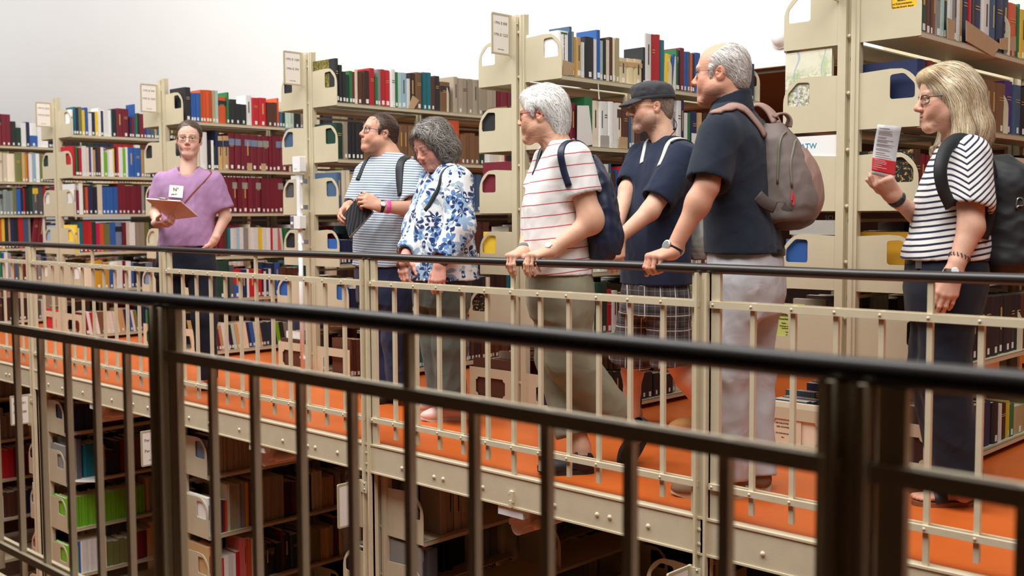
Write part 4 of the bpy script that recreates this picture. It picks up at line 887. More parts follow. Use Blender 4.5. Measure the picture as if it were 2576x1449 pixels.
white_rubber = material('white_rubber', (222, 215, 202), rough=.6, var=.04)
steel = material('brushed_steel', (190, 188, 184), rough=.28, metal=.9, var=.03)
def torso_shirt(P, rows, arms, neck, neck_r, hem=True, sl=.55, sr=.062, flare=1.12, off=0.0, ex=2.4, vneck=0, cut_arm=True):
    """shirt field: torso loft + sleeves; arms: [(shoulder, elbow)], sl: sleeve length as a fraction of the upper arm"""
    S = P.sec(rows); F = []; zs = sorted(q[0][2] for q in S)
    sls = sl if hasattr(sl, '__len__') else [sl] * len(arms); srs = sr if hasattr(sr, '__len__') else [sr] * len(arms); cuts = []
    for (a, b), q, r in zip(arms, sls, srs):
        e = a + (b - a) * q; F.append((cone(a, e + (e - a) * .0, r, r * flare), .05, 'u'))
    for (a, b), q, r in zip(arms, sls, srs):
        if not cut_arm: continue
        e = a + (b - a) * q; d = nrm(b - a); rr = r * flare; F.append((ell(e + d * (rr + .0), (rr * 1.35, rr * 1.35, rr), np.stack([nrm(np.cross(d, A3(.3, .2, .9))), nrm(np.cross(np.cross(d, A3(.3, .2, .9)), d)), d])), .006, 's'))
        F.append((cone(e - d * .035, e + d * .05, rr - .018, rr - .013), .003, 's'))
    F.append((loft(S, P.l, P.f, off, ex), .045, 'u'))          # torso last, so the sleeve openings do not bite into it
    n0, n1 = neck; F.append((cone(n0, n1, neck_r, neck_r * 1.05), .008, 's'))
    if vneck: F.append((cone(n0 + P.f * .05, n0 + P.f * (.09 + vneck * .1) - UZ * vneck, neck_r * .9, .012), .01, 's'))
    if hem:
        lowest = sorted(S, key=lambda q: q[0][2])[:2]; c = lowest[0]; F.append((loft([(c[0] - UZ * .03, c[1] - .012, c[2] - .012), (c[0] + UZ * .03, c[1] - .014, c[2] - .014)], P.l, P.f), .004, 's'))
    return F
def trousers(P, hip_rows, legs, ks=.04, hem=None):
    F = [(loft(P.sec(hip_rows), P.l, P.f), .01, 'u')]
    for pts, rs in legs:
        for i in range(len(pts) - 1): F.append((cone(pts[i], pts[i + 1], rs[i], rs[i + 1]), ks, 'u'))
    for pts, rs in legs:
        e, d, r = pts[-1], nrm(pts[-1] - pts[-2]), rs[-1]; F.append((ell(e + d * r, (r * 1.5, r * 1.5, r), np.stack([nrm(np.cross(d, A3(.9, .3, .1))), nrm(np.cross(np.cross(d, A3(.9, .3, .1)), d)), d])), .006, 's')); F.append((cone(e - d * .035, e + d * .05, r - .020, r - .014), .003, 's'))
    return F
def band(P, name, wrist, d, r, wid, th, mat, parent=None, n=22):
    """closed strap around a wrist or waist"""
    d = nrm(d); u = nrm(np.cross(d, A3(.2, .3, .9))); v = np.cross(d, u); m = MB(); pts = []; nr = []
    for i in range(n + 1): a = 2 * PI * i / n; q = u * math.cos(a) + v * math.sin(a); pts.append(wrist + q * r); nr.append(q)
    m.strap(pts, nr, wid, th); return P.mesh_part(name, m, mat, parent)
def watch(P, wrist, d, face_n, r, strap_mat, dial_mat, case_mat, size=.017, wid=.018, name='wristwatch'):
    o = band(P, name, wrist, d, r, wid, .003, strap_mat); n_ = nrm(face_n); n_ = nrm(n_ - nrm(d) * (n_ @ nrm(d))); c = wrist + n_ * (r + .002)
    m = MB(); m.tube([c - n_ * .002, c + n_ * .006, c + n_ * .0065], [size, size, size * .86], 20); P.mesh_part('case', m, case_mat, o); m = MB(); m.tube([c + n_ * .005, c + n_ * .0072], size * .82, 20); P.mesh_part('dial', m, dial_mat, o); return o
def hair_obj(P, F_, c, M, s, n, length, width, flow, cols, base_col, keep=None, curl=0, lift=.0015, seed=1, jit=.25, seg=7, name='hair', noise=(.0012, 70)):
    V, Fq = F_.mesh(); N = F_.grad(V); V2 = V + N * (wav(V, seed, noise[1]) * noise[0])[:, None]; bc = np.array(lin(base_col)); C0 = bc * (1 + .18 * wav(V, seed + 3, 40)[:, None])
    sv, sf, sc = strands(F_, V, Fq, n, length, width, flow, cols, seed, seg, lift, curl, jit, keep); VV, FF, CC = join([(V2, Fq, C0), (sv, sf, sc)])
    return obj(name, np_mesh(name, (VV * s) @ M + c - P.base, FF, CC), hair_mat, P.obj)
def hair_field(lo=(-.14, -.16, -.2), hi=(.14, .15, .17), h=.0042): return Field(lo, hi, h)
# ================================================================== 1 white-haired woman leaning on the railing
P = Person(4.86, 88, (1430, 1195), (228, 178, 150))
c = P.P(1366, 292); M = head_frame(110, -2, 0); nb = P.P(1402, 372)
hd, hf = build_head(c, M, P.tone, 1.0, neck_to=nb, neck_r=.060, age=1.3, nose=.95, brow=(190, 180, 170), lip=(180, 100, 90), jaw=1.03)
sh = [(P.P(1446, 400, -.15), P.P(1487, 560, -.17)), (P.P(1378, 402, .15), P.P(1338, 545, .10))]
wl = P.grip(1341, 644, 1, [(50, 30, 14), (58, 28, 14), (62, 30, 16), (62, 34, 20)], .98, -.25, spread=.06, thumb=((.75, .6, -.05), (.8, .6, -.1)))
wr = P.grip(1286, 645, -1, [(54, 28, 8), (60, 30, 12), (64, 32, 14), (62, 34, 18)], .95, .05, spread=.07, thumb=((.6, .75, -.25), (.4, .7, -.6)))
P.limb([sh[0][0], sh[0][1], wl], [.060, .048, .0265]); P.limb([sh[1][0], sh[1][1], wr], [.058, .042, .025])
P.skin.append((ell(sh[0][1] + A3(0, 0, .02), (.052, .052, .06)), .03))
P.skin.append((loft(P.sec([(1408, 366, 0, .06, .04), (1412, 400, 0, .12, .05), (1400, 560, 0, .12, .09), (1405, 690, 0, .13, .10)]), P.l, P.f), .03))
ka, kb = P.P(1402, 905, .10), P.P(1462, 1125, .0); P.limb([P.P(1402, 700, .08), ka, kb, P.P(1466, 1165, -.02)], [.07, .05, .040, .036])
kc, kd = P.P(1440, 905, -.06), P.P(1570, 1062, -.0); P.limb([P.P(1420, 700, -.06), kc, kd, P.P(1598, 1098, .02)], [.07, .05, .042, .036])
P.body('white-haired woman in white T-shirt with red stripes holding the railing', hd)
eyes(P.obj, P.base, c, M, 1.0, (0, 1, -.05)); glasses(P.obj, P.base, c, M, 1.0, (150, 25, 45), .027, .019, .0019, square=3.0)
rows = [(1408, 354, .0, .085, .055), (1410, 378, 0, .165, .072), (1410, 430, 0, .178, .112), (1398, 500, 0, .168, .142), (1395, 560, 0, .165, .148), (1398, 615, 0, .172, .150), (1405, 688, 0, .178, .150)]
fr = stripes(.0505, .085, (240, 236, 234), (196, 70, 82), (RX * -.10, RY * -.10, 1), .006, .03)
F = torso_shirt(P, rows, sh, (nb + A3(0, 0, -.02), c), .060, sl=[.50, .5], sr=[.074, .07], flare=1.05)
P.cloth('t_shirt', F, cloth_mat('white_tee_red_stripes', (240, 236, 234), fr), fold=(.005, 4.2), seed=4)
P.shirt = P.last
olive = cloth_mat('olive_grey_cotton', (140, 134, 112))
F = trousers(P, [(1405, 660, 0, .150, .135), (1408, 700, 0, .165, .142), (1408, 760, 0, .165, .145), (1410, 800, 0, .15, .13)], [([P.P(1392, 740, .08), ka, P.P(1445, 1085, .03)], [.098, .092, .088]), ([P.P(1428, 740, -.07), P.P(1432, 905, -.06), P.P(1548, 1045, -.0)], [.105, .098, .086])])
P.cloth('trousers', F, olive, fold=(.007, 3.6), seed=7)
blk = material('black_shoe', (26, 26, 29), rough=.55, var=.15, vscale=40, bump=.2, bscale=200); dsole = material('dark_sole', (34, 33, 34), rough=.7)
a0 = on_z(1462, 1190); tdir = on_z(1352, 1190) - on_z(1490, 1187); so, W_, M_ = shoe(P, a0, tdir, .245, blk, dsole, hi=.065)
mm = MB(); mm.tube([W_((-.042, .03, .05)), W_((0, .04, .075)), W_((.042, .03, .05))], .008, 8); P.mesh_part('strap', mm, black_leather, so)
shoe(P, on_z(1622, 1160), on_z(1560, 1187) - on_z(1640, 1172), .245, blk, dsole, hi=.06, pitch=48)
watch(P, wl + (sh[0][1] - wl) * .02, sh[0][1] - wl, UZ * .6 - FH * .6 - RH * .3, .0315, steel, material('pale_dial', (225, 225, 222), rough=.2, var=.01), steel, .015, .016)
band(P, 'bracelet', wr + (sh[1][1] - wr) * .05, sh[1][1] - wr, .031, .02, .003, material('grey_band', (110, 112, 116), rough=.5))
# short white hair
H = hair_field(); H.op(ell((0, -.012, .044), (.088, .110, .098)), .01); H.op(ell((0, -.075, -.02), (.066, .048, .085)), .03); H.op(ell((0, .05, .088), (.058, .045, .030)), .03)
H.op(ell((0, .125, -.02), (.12, .075, .085)), .02, 's'); H.op(ell((0, .09, -.10), (.13, .115, .08)), .02, 's')
for sx in (-1, 1): H.op(ell((sx * .095, .004, -.012), (.035, .028, .040)), .012, 's'); H.op(cone((sx * .076, .020, .02), (sx * .075, .024, -.006), .008, .004), .008)
def fl(Pt, N): return np.stack([Pt[:, 0] * 3, -.5 - .3 * (Pt[:, 1] > .03) + 1.2 * (Pt[:, 1] > .05), -.9 + .8 * (Pt[:, 2] > .08)], -1)
hair_obj(P, H, c, M, 1.0, 2600, .05, .0026, fl, [(250, 250, 248), (232, 230, 226), (246, 245, 242), (236, 233, 230)], (246, 245, 242), seed=3, jit=.35, lift=.003)
WHITE = P
# ================================================================== 2 man in the dark polo shirt with the taupe backpack
P = Person(4.44, 118, (1850, 1250), (224, 168, 142))
c = P.P(1817, 188); M = head_frame(116, 0, 0); nb = P.P(1842, 262)
hd, hf = build_head(c, M, P.tone, 1.03, male=True, neck_to=nb, neck_r=.062, age=.8, nose=1.1, brow=(175, 165, 155), lip=(190, 115, 105), jaw=1.08, cheek=1.05, flush=1.1)
sh = [(P.P(1806, 338, -.185), P.P(1778, 470, -.235)), (P.P(1890, 338, .18), P.P(1905, 480, .2))]
wl = P.grip(1645, 646, 1, [(58, 66, 44), (62, 66, 44), (64, 66, 46), (64, 62, 48)], 1.06, -.2, spread=.03, thumb=((.6, .6, -.5), (.1, .8, -.75))); P.limb([sh[0][0], sh[0][1], wl], [.060, .046, .029]); P.limb([sh[1][0], sh[1][1], P.P(1840, 590, .10)], [.058, .046, .030])
P.skin.append((ell(sh[0][1] * .75 + wl * .25, (.048, .048, .055)), .03))
P.skin.append((loft(P.sec([(1842, 270, 0, .07, .05), (1848, 310, 0, .14, .06), (1862, 540, 0, .14, .09), (1872, 660, 0, .14, .10)]), P.l, P.f), .03))
hl = [P.P(1856, 700, -.10), P.P(1826, 935, -.08), P.P(1836, 1196, -.06)]; hr = [P.P(1893, 700, .10), P.P(1892, 935, .10), P.P(1908, 1186, .06)]
P.limb(hl, [.07, .055, .045]); P.limb(hr, [.07, .055, .045])
P.body('tall balding man in dark navy polo shirt wearing a taupe backpack', hd)
eyes(P.obj, P.base, c, M, 1.03, (0, 1, 0)); glasses(P.obj, P.base, c, M, 1.03, (120, 112, 105), .026, .017, .0011, square=2.6, metal=.8)
polo = cloth_mat('dark_navy_pique', (33, 40, 54))
rows = [(1842, 262, .0, .085, .066), (1846, 290, 0, .175, .085), (1850, 330, 0, .205, .118), (1854, 430, 0, .20, .136), (1863, 540, 0, .185, .138), (1874, 636, 0, .195, .152)]
F = torso_shirt(P, rows, sh, (nb + A3(0, 0, -.01), c), .066, sl=[.80, .8], sr=[.076, .072], flare=1.10)
sh_o = P.cloth('polo_shirt', F, polo, fold=(.005, 4.0), seed=14)
P.shirt = P.last
G = [(cone(nb - UZ * .020, nb + UZ * .040 - P.f * .004, .088, .074), .01, 'u'), (cone(nb - UZ * .06, nb + UZ * .1, .066, .066), .004, 's'), (half(nb + UZ * .034, UZ + P.f * .35), .004, 'i'), (cone(nb + P.f * .09 - UZ * .04, nb + P.f * .09 + UZ * .06, .02, .04), .01, 's')]
P.cloth('collar', G, polo, .005, (.002, 5), 3)
grey_jean = cloth_mat('pale_grey_denim', (190, 190, 194))
F = trousers(P, [(1874, 612, 0, .165, .135), (1876, 660, 0, .175, .145), (1876, 740, 0, .175, .15), (1872, 790, 0, .16, .14)], [([P.P(1852, 720, -.09), hl[1], hl[2]], [.108, .086, .076]), ([P.P(1896, 720, .09), hr[1], hr[2]], [.105, .086, .072])])
P.cloth('trousers', F, grey_jean, fold=(.0075, 3.8), seed=17)
band(P, 'belt', P.P(1875, 634), UZ, .155, .03, .004, black_leather)
suede = material('brown_suede', (128, 100, 72), rough=.8, var=.12, vscale=30, bump=.2, bscale=300); beige_sole = material('beige_sole', (205, 190, 165), rough=.7, var=.05)
td = on_z(1683, 1256) - on_z(1870, 1262); so, W_, M_ = shoe(P, on_z(1838, 1250), td, .29, suede, beige_sole, hi=.075, width=.052, sole_h=.024)
mm = MB()
for i in range(17):
    a = PI * (i / 16) ; b = PI * ((i + .6) / 16); mm.tube([W_((.040 * math.cos(a), .155 + .050 * math.sin(a), .060 - .012 * math.sin(a))), W_((.040 * math.cos(b), .155 + .050 * math.sin(b), .060 - .012 * math.sin(b)))], .0022, 5)
P.mesh_part('stitching', mm, white_rubber, so)
shoe(P, on_z(1905, 1232), td, .29, suede, beige_sole, hi=.075, width=.052, sole_h=.024)
wd = sh[0][1] - wl; watch(P, wl + nrm(wd) * .012, wd, UZ * .6 - RH * .6 - FH * .5, .0345, black_leather, material('dark_dial', (24, 25, 30), rough=.15, var=.02), steel, .020, .022)
# horseshoe of short white hair
H = hair_field(); H.op(ell((0, -.012, .038), (.081, .101, .088)), .01); H.op(ell((0, -.070, -.02), (.058, .040, .060)), .03)
H.op(ell((0, .055, .095), (.070, .085, .045)), .02, 's'); H.op(ell((0, .120, .0), (.13, .085, .13)), .012, 's'); H.op(ell((0, .07, -.10), (.13, .125, .08)), .015, 's')
for sx in (-1, 1): H.op(ell((sx * .09, -.004, -.012), (.03, .026, .036)), .01, 's'); H.op(cone((sx * .074, .024, .02), (sx * .072, .026, -.018), .011, .006), .01)
fl = lambda Pt, N: np.stack([Pt[:, 0] * 2, -.9 + 0 * Pt[:, 0], -.75 + 0 * Pt[:, 0]], -1)
hair_obj(P, H, c, M, 1.03, 2200, .03, .0022, fl, [(235, 232, 228), (205, 200, 196), (222, 218, 214), (180, 174, 170)], (205, 196, 190), seed=5, jit=.25, lift=.0015)
# taupe backpack
B = empty('backpack', P.P(1985, 560, .05), 'taupe and pink-brown backpack worn by the man in the dark polo', 'backpack'); b0 = np.array(B.location)
bf, bl = facing(116); UB = nrm(UZ - bf * .06)
def bp(x, y, dd=0.0): return P.P(x, y, dd)
BM = np.stack([bl, bf, UB])
taupe = material('taupe_nylon', (122, 110, 105), rough=.7, var=.06, bump=.25, bscale=500); pinkb = material('pink_brown_canvas', (158, 126, 115), rough=.8, var=.06, bump=.3, bscale=500); dtaupe = material('dark_taupe_nylon', (88, 79, 75), rough=.7, var=.06, bump=.25, bscale=500); zipm = material('olive_zip', (120, 118, 100), rough=.5)
def bag(name, F, mat, h=.006, fold=(.004, 4.5), seed=1, parent=None, base=None):
    us = [p for p, k, kd in F if kd == 'u']; lo = np.min([p.lo for p in us], 0) - .03; hi = np.max([p.hi for p in us], 0) + .03; G = Field(lo, hi, h)
    for p, k, kd in F: G.op(p, k, kd)
    V, Fq = G.mesh(); N = G.grad(V); V = folds(V, N, fold[0], seed, fold[1]) if fold else V
    o = obj(name, np_mesh(name, V - (b0 if base is None else base), Fq), mat, parent); bag.F = G; return o
secs = [(bp(1950, 312), .07, .035), (bp(1958, 345), .115, .065), (bp(1972, 400), .14, .092), (bp(1982, 470), .15, .118), (bp(1980, 525), .145, .122), (bp(1972, 560), .12, .100), (bp(1968, 575), .07, .06)]
bag('main_body', [(loft(secs, bl, bf, 0, 2.7), .01, 'u')], taupe, parent=B, seed=2); P.bagF = bag.F
s2 = [(bp(2010, 372), .05, .03), (bp(2024, 410), .095, .042), (bp(2034, 470), .115, .052), (bp(2030, 530), .11, .05), (bp(2016, 566), .07, .03)]
bag('front_pocket', [(loft(s2, bl, bf, 0, 2.6), .01, 'u')], pinkb, parent=B, seed=3)
s3 = [(bp(1985, 505), .154, .085), (bp(1990, 540), .148, .090), (bp(1984, 566), .12, .08), (bp(1975, 578), .08, .05)]
bag('lower_panel', [(loft(s3, bl, bf, 0, 2.6), .01, 'u')], dtaupe, parent=B, seed=4, fold=(.003, 5))
def on_bag(pts, r, mat, name, off=.003):
    m = MB(); m.tube([q - b0 for q in P.hug(pts, off, P.bagF)[0]], r, 7); o = obj(name, m.mesh(name, True), mat, B); return o
side = -FH
def curve_pts(pl, n=5):
    T = np.arange(len(pl)); V = np.array(pl, float); return catmull(T.astype(float), V, np.linspace(0, len(pl) - 1, n * (len(pl) - 1) + 1))
for nm, pl in (('zip', [(1978, 330, -.085), (1964, 350, -.120), (1957, 400, -.145), (1952, 460, -.158)]), ('zip', [(2006, 350, -.06), (1995, 365, -.105), (1988, 410, -.138), (1992, 470, -.152)])):
    on_bag([bp(*q) for q in curve_pts(pl)], .0045, zipm, nm)
m = MB(); 
for (x, y) in ((1994, 480), (1998, 492)): m.tube([bp(x, y, -.165) - b0, bp(x - 2, y + 24, -.170) - b0], [.003, .0055], 7)
obj('zip_pull', m, material('red_cord', (190, 45, 50), rough=.5), B)
def strap_obj(name, pl, nrmls, wid, th, mat, parent, base, Pp, n=6, hug=0):
    q = curve_pts(pl, n); pts = np.array([Pp.P(*r) for r in q]); nr = np.tile(np.array(nrmls, float), (len(pts), 1))
    if hug:                                        # the first share of the band lies on the shirt
        k = int(len(pts) * hug); Q, N = Pp.hug(pts[:k], .002); pts[:k] = Q; nr[:k] = N
        for i in range(k, min(k + 3, len(pts))): nr[i] = nr[i] * .5 + N[-1] * .5
    m = MB(); m.strap([tuple(p - base) for p in pts], [tuple(v) for v in nr], wid, th); return obj(name, m.mesh(name, True), mat, parent)
on = [tuple(UZ * .6 - FH * .8 )]
strap_obj('shoulder_strap', [(1800, 292, -.21), (1812, 266, -.18), (1842, 252, -.15), (1880, 268, -.13), (1912, 300, -.12), (1936, 336, -.11)], tuple(UZ * .8 - FH * .5), .052, .009, pinkb, B, b0, P, hug=1)
strap_obj('shoulder_strap', [(1884, 272, .15), (1912, 266, .13), (1938, 284, .10), (1954, 312, .06)], tuple(UZ * .8 - FH * .3), .045, .009, pinkb, B, b0, P)
strap_obj('carry_handle', [(1946, 312, -.035), (1952, 292, -.035), (1972, 288, -.03), (1984, 300, -.025), (1982, 320, -.02)], tuple(UZ * .9 + RH * .3), .04, .008, pinkb, B, b0, P)
strap_obj('lower_strap', [(1905, 492, -.17), (1925, 510, -.165), (1950, 522, -.155)], tuple(-FH), .05, .006, dtaupe, B, b0, P)
# ================================================================== navy backpack of the white-haired woman
P = WHITE
navy_nylon = material('navy_nylon', (32, 40, 66), rough=.45, spec=.5, var=.08, vscale=18, bump=.3, bscale=260)
B = empty('backpack', P.P(1520, 640, -.02), 'dark navy nylon backpack on the back of the white-haired woman', 'backpack'); b0 = np.array(B.location); wf, wl_ = facing(95)
secs = [(P.P(1482, 392, -.02), .06, .03), (P.P(1494, 425, -.02), .12, .05), (P.P(1508, 490, -.02), .135, .070), (P.P(1516, 560, -.02), .14, .078), (P.P(1518, 620, -.02), .135, .072), (P.P(1514, 652, -.02), .11, .055)]
bag('main_body', [(loft(secs, wl_, wf, 0, 2.6), .01, 'u')], navy_nylon, parent=B, seed=31, fold=(.006, 5), base=b0)
s2 = [(P.P(1532, 545, -.03), .10, .045), (P.P(1538, 590, -.03), .115, .055), (P.P(1535, 640, -.03), .10, .045)]
bag('front_pocket', [(loft(s2, wl_, wf, 0, 2.6), .01, 'u')], navy_nylon, parent=B, seed=32, fold=(.004, 6), base=b0)
strap_obj('shoulder_strap', [(1424, 470, -.235), (1411, 420, -.225), (1418, 378, -.19), (1440, 356, -.15), (1470, 372, -.12), (1488, 400, -.11)], tuple(-FH * .8 + UZ * .4), .034, .006, navy_nylon, B, b0, P, hug=.85)
strap_obj('shoulder_strap', [(1350, 440, .02), (1358, 408, .06), (1375, 380, .10), (1405, 364, .12), (1440, 372, .12)], tuple(-FH * .5 + UZ * .6), .03, .006, navy_nylon, B, b0, P, hug=1)
m = MB(); m.tube([P.P(1548, 470, -.10) - b0, P.P(1546, 510, -.115) - b0, P.P(1538, 535, -.125) - b0], .003, 6); m.tube([P.P(1538, 528, -.13) - b0, P.P(1536, 548, -.132) - b0], .006, 7); obj('zip', m.mesh('zip', True), black_leather, B)
# ================================================================== 3 man in the cap
P = Person(5.62, 62, (1665, 1080), (224, 178, 152))
c = P.P(1639, 272); M = head_frame(87, -2, 0); nb = P.P(1670, 352)
hd, hf = build_head(c, M, P.tone, 1.02, male=True, neck_to=nb, neck_r=.058, age=.6, nose=1.3, brow=(150, 130, 115), lip=(180, 110, 100), jaw=1.08, stubble=.55, flush=1.3)
sh = [(P.P(1718, 402, -.17), P.P(1636, 530, -.26)), (P.P(1615, 390, .15), P.P(1578, 478, .02))]
wl, wr = P.P(1556, 600, -.30), P.P(1548, 585, -.12); P.limb([sh[0][0], sh[0][1], wl], [.060, .047, .028]); P.limb([sh[1][0], sh[1][1], wr], [.056, .044, .028])
P.add_hand(wl, P.P(1550, 660, -.31) - wl, -FH, 1, (20, 30, 20), 1.0); P.add_hand(wr, P.P(1540, 660, -.2) - wr, -RH, -1, (20, 30, 20), 1.0)
P.skin.append((loft(P.sec([(1670, 358, 0, .07, .05), (1674, 400, 0, .14, .06), (1655, 560, 0, .14, .09), (1650, 720, 0, .14, .10)]), P.l, P.f), .03))
kl, kr = P.P(1694, 900, -.04), P.P(1592, 895, .20); al, ar = P.P(1770, 1022, -.02), P.P(1590, 985, .26)
P.limb([P.P(1675, 760, -.08), kl, kl * .55 + al * .45, al], [.075, .058, .056, .040]); P.limb([P.P(1622, 760, .08), kr, kr * .55 + ar * .45, ar, P.P(1591, 1040, .28)], [.075, .060, .058, .044, .042])
P.body('man in dark cap, navy T-shirt and plaid shorts looking left', hd)
eyes(P.obj, P.base, c, M, 1.02, (0, 1, -.05)); glasses(P.obj, P.base, c, M, 1.02, (205, 180, 130), .024, .016, .0012, metal=.9)
rows = [(1672, 346, 0, .085, .06), (1675, 370, 0, .185, .085), (1672, 410, 0, .21, .125), (1660, 480, 0, .20, .14), (1652, 560, 0, .19, .15), (1649, 640, 0, .19, .155), (1649, 714, 0, .195, .158)]
navy_tee = cloth_mat('navy_cotton', (30, 38, 60))
P.cloth('t_shirt', torso_shirt(P, rows, sh, (nb + A3(0, 0, -.012), c), .064, sl=[.74, .8], sr=[.078, .07], flare=1.08), navy_tee, fold=(.006, 4), seed=41)
P.shirt = P.last
F = trousers(P, [(1649, 690, 0, .17, .145), (1648, 740, 0, .185, .155), (1646, 790, 0, .18, .15)], [([P.P(1676, 770, -.08), P.P(1690, 905, -.05)], [.112, .108]), ([P.P(1618, 770, .08), P.P(1586, 902, .16)], [.112, .112])])
P.cloth('shorts', F, cloth_mat('plaid_cotton', (80, 76, 76), plaid), fold=(.008, 4), seed=42)
tanb = material('tan_nubuck', (190, 140, 82), rough=.75, var=.1, vscale=30, bump=.2, bscale=250); dcol = material('dark_padding', (52, 46, 52), rough=.7, var=.08); lacem = material('brown_lace', (88, 66, 42), rough=.7)
for (ak, td, a_px) in ((al, on_z(1683, 1097) - on_z(1790, 1090), (1786, 1084)), (ar, on_z(1545, 1060) - on_z(1600, 1058), (1590, 1064))):
    o_, W_, M_ = shoe(P, on_z(*a_px), td, .285, tanb, beige_sole, name='boot', hi=.12, width=.050, sole_h=.028, laces=(lacem, 4), toe_h=.042)
    G = [(cone(W_((0, -.006, .10)), W_((0, -.008, .155)), .046, .047), .01, 'u'), (cone(W_((0, -.008, .12)), W_((0, -.008, .19)), .038, .04), .003, 's')]
    P.cloth('boot_collar', G, dcol, .004, None); G = [(cone(W_((0, -.008, .14)), W_((0, -.008, .20)), .042, .041), .005, 'u')]; P.cloth('sock', G, material('dark_sock', (34, 36, 52), rough=.9, var=.1), .005, None)
# cap
capm = cloth_mat('charcoal_twill', (66, 66, 70)); H = hair_field((-.14, -.15, -.02), (.14, .22, .17), .004)
H.op(ell((0, -.008, .068), (.090, .110, .060)), .01); H.op(ell((0, 0, .098), (.085, .102, .034)), .02); H.op(half((0, 0, .038), (0, .12, -1)), .006, 'i')
V, Fq = H.mesh(); N = H.grad(V); V = folds(V, N, .003, 5, 9); co_ = obj('cap', np_mesh('cap', V @ M * 1.02 / 1.0 + c - P.base if False else (V * 1.02) @ M + c - P.base, Fq), capm, P.obj)
H = hair_field((-.12, -.02, -.04), (.12, .24, .12), .004); H.op(ell((0, .085, .040), (.080, .085, .012), np.stack([A3(1, 0, 0), nrm(A3(0, 1, -.32)), nrm(A3(0, .32, 1))])), .01); H.op(ell((0, -.004, .06), (.078, .098, .1)), .004, 's')
V, Fq = H.mesh(); V[:, 2] -= V[:, 0] ** 2 * 2.2; obj('visor', np_mesh('visor', (V * 1.02) @ M + c - P.base, Fq), capm, co_)
m = MB(); pts = [((math.sin(a) * .0925, math.cos(a) * .112 - .008, .047 - .006 * math.cos(a))) for a in np.linspace(0, 2 * PI, 40)]; q = local(P.base, c, M, 1.02, pts); ctr = q.mean(0); m.strap(q, [tuple(v - ctr) for v in q], .018, .002); obj('cap_band', m.mesh('cap_band', True), cloth_mat('charcoal_band', (52, 52, 56)), co_)
H = hair_field(); H.op(ell((0, -.012, .038), (.079, .099, .086)), .01); H.op(ell((0, -.070, -.02), (.056, .038, .055)), .03); H.op(half((0, 0, .052), (0, 0, 1)), .004, 'i'); H.op(ell((0, .115, .0), (.13, .085, .13)), .012, 's'); H.op(ell((0, .07, -.10), (.13, .125, .08)), .015, 's')
for sx in (-1, 1): H.op(ell((sx * .09, -.004, -.010), (.03, .026, .034)), .01, 's')
fl = lambda Pt, N: np.stack([0 * Pt[:, 0], -.6 + 0 * Pt[:, 0], -1 + 0 * Pt[:, 0]], -1)
hair_obj(P, H, c, M, 1.02, 1500, .012, .0012, fl, [(120, 108, 98), (150, 138, 128), (95, 85, 78)], (150, 128, 115), seed=8, jit=.3, lift=.0008)
# small grey rucksack with striped straps, hanging behind him
B = empty('backpack', P.P(1755, 650, .05), 'silver-grey rucksack with white striped straps on the man in the cap', 'backpack'); b0 = np.array(B.location); grey_ny = material('silver_grey_nylon', (150, 148, 140), rough=.5, var=.08, bump=.3, bscale=260); ws = material('white_webbing', (214, 214, 206), rough=.7, var=.04)
secs = [(P.P(1740, 400, .15), .05, .025), (P.P(1748, 440, .13), .11, .05), (P.P(1750, 540, .10), .13, .07), (P.P(1748, 610, .06), .12, .07), (P.P(1748, 652, .06), .09, .05)]
cf_, cl_ = facing(62); bag('main_body', [(loft(secs, cl_, cf_, 0, 2.5), .01, 'u')], grey_ny, parent=B, seed=51, fold=(.006, 6), base=b0)
strap_obj('shoulder_strap', [(1650, 412, -.21), (1655, 388, -.19), (1672, 362, -.15), (1700, 350, -.12), (1728, 372, -.06), (1750, 410, .02)], tuple(-FH * .7 + UZ * .6), .030, .006, ws, B, b0, P, hug=.9)
strap_obj('strap_stripe', [(1686, 356, -.16), (1706, 353, -.145), (1728, 374, -.09), (1750, 410, -.01)], tuple(-FH * .7 + UZ * .6), .014, .009, black_leather, B, b0, P, hug=.9)
strap_obj('shoulder_strap', [(1602, 400, -.06), (1608, 386, -.03), (1620, 368, .02), (1640, 356, .06)], tuple(-FH * .7 + UZ * .6), .026, .005, ws, B, b0, P, hug=1)
m = MB(); m.tube([P.P(*q) - P.base for q in curve_pts([(1693, 296, -.06), (1702, 310, -.07), (1700, 325, -.08), (1690, 338, -.10), (1668, 360, -.14)])], .0022, 6); m.dome(P.P(1697, 324, -.10) - P.base, tuple(-FH), .009, 8, 1); obj('headset_cord', m.mesh('headset_cord', True), black_leather, P.obj)
# ================================================================== 4 man in the striped T-shirt
P = Person(6.60, 45, (985, 1016), (216, 164, 138))
c = P.P(954, 338); M = head_frame(64, 12, 0); nb = P.P(977, 392)
hd, hf = build_head(c, M, P.tone, 1.0, male=True, neck_to=nb, neck_r=.066, nose=1.0, brow=(80, 60, 48), lip=(185, 110, 105), jaw=1.12, cheek=1.15, chin=.96, face_w=1.04)
sh = [(P.P(1036, 440, -.13), P.P(1046, 527, -.26)), (P.P(920, 440, .13), P.P(893, 528, .05))]
wl, wr = P.P(958, 519, -.34), P.P(874, 520, -.12); P.limb([sh[0][0], sh[0][1], wl], [.062, .050, .030]); P.limb([sh[1][0], sh[1][1], wr], [.060, .046, .029])
P.add_hand(wl, P.P(921, 506, -.36) - wl, UZ * .5 - FH, 1, [(30, 45, 25), (36, 48, 25), (42, 50, 25), (46, 50, 25)], 1.0, .04, ((.6, .75, -.2), (.2, .95, -.3)))
P.add_hand(wr, P.P(853, 541, -.20) - wr, -RH * .8 - FH * .5, -1, [(22, 35, 20), (26, 38, 20), (30, 40, 20), (34, 40, 20)], 1.0, .03, ((.55, .7, -.4), (.3, .9, -.3)))
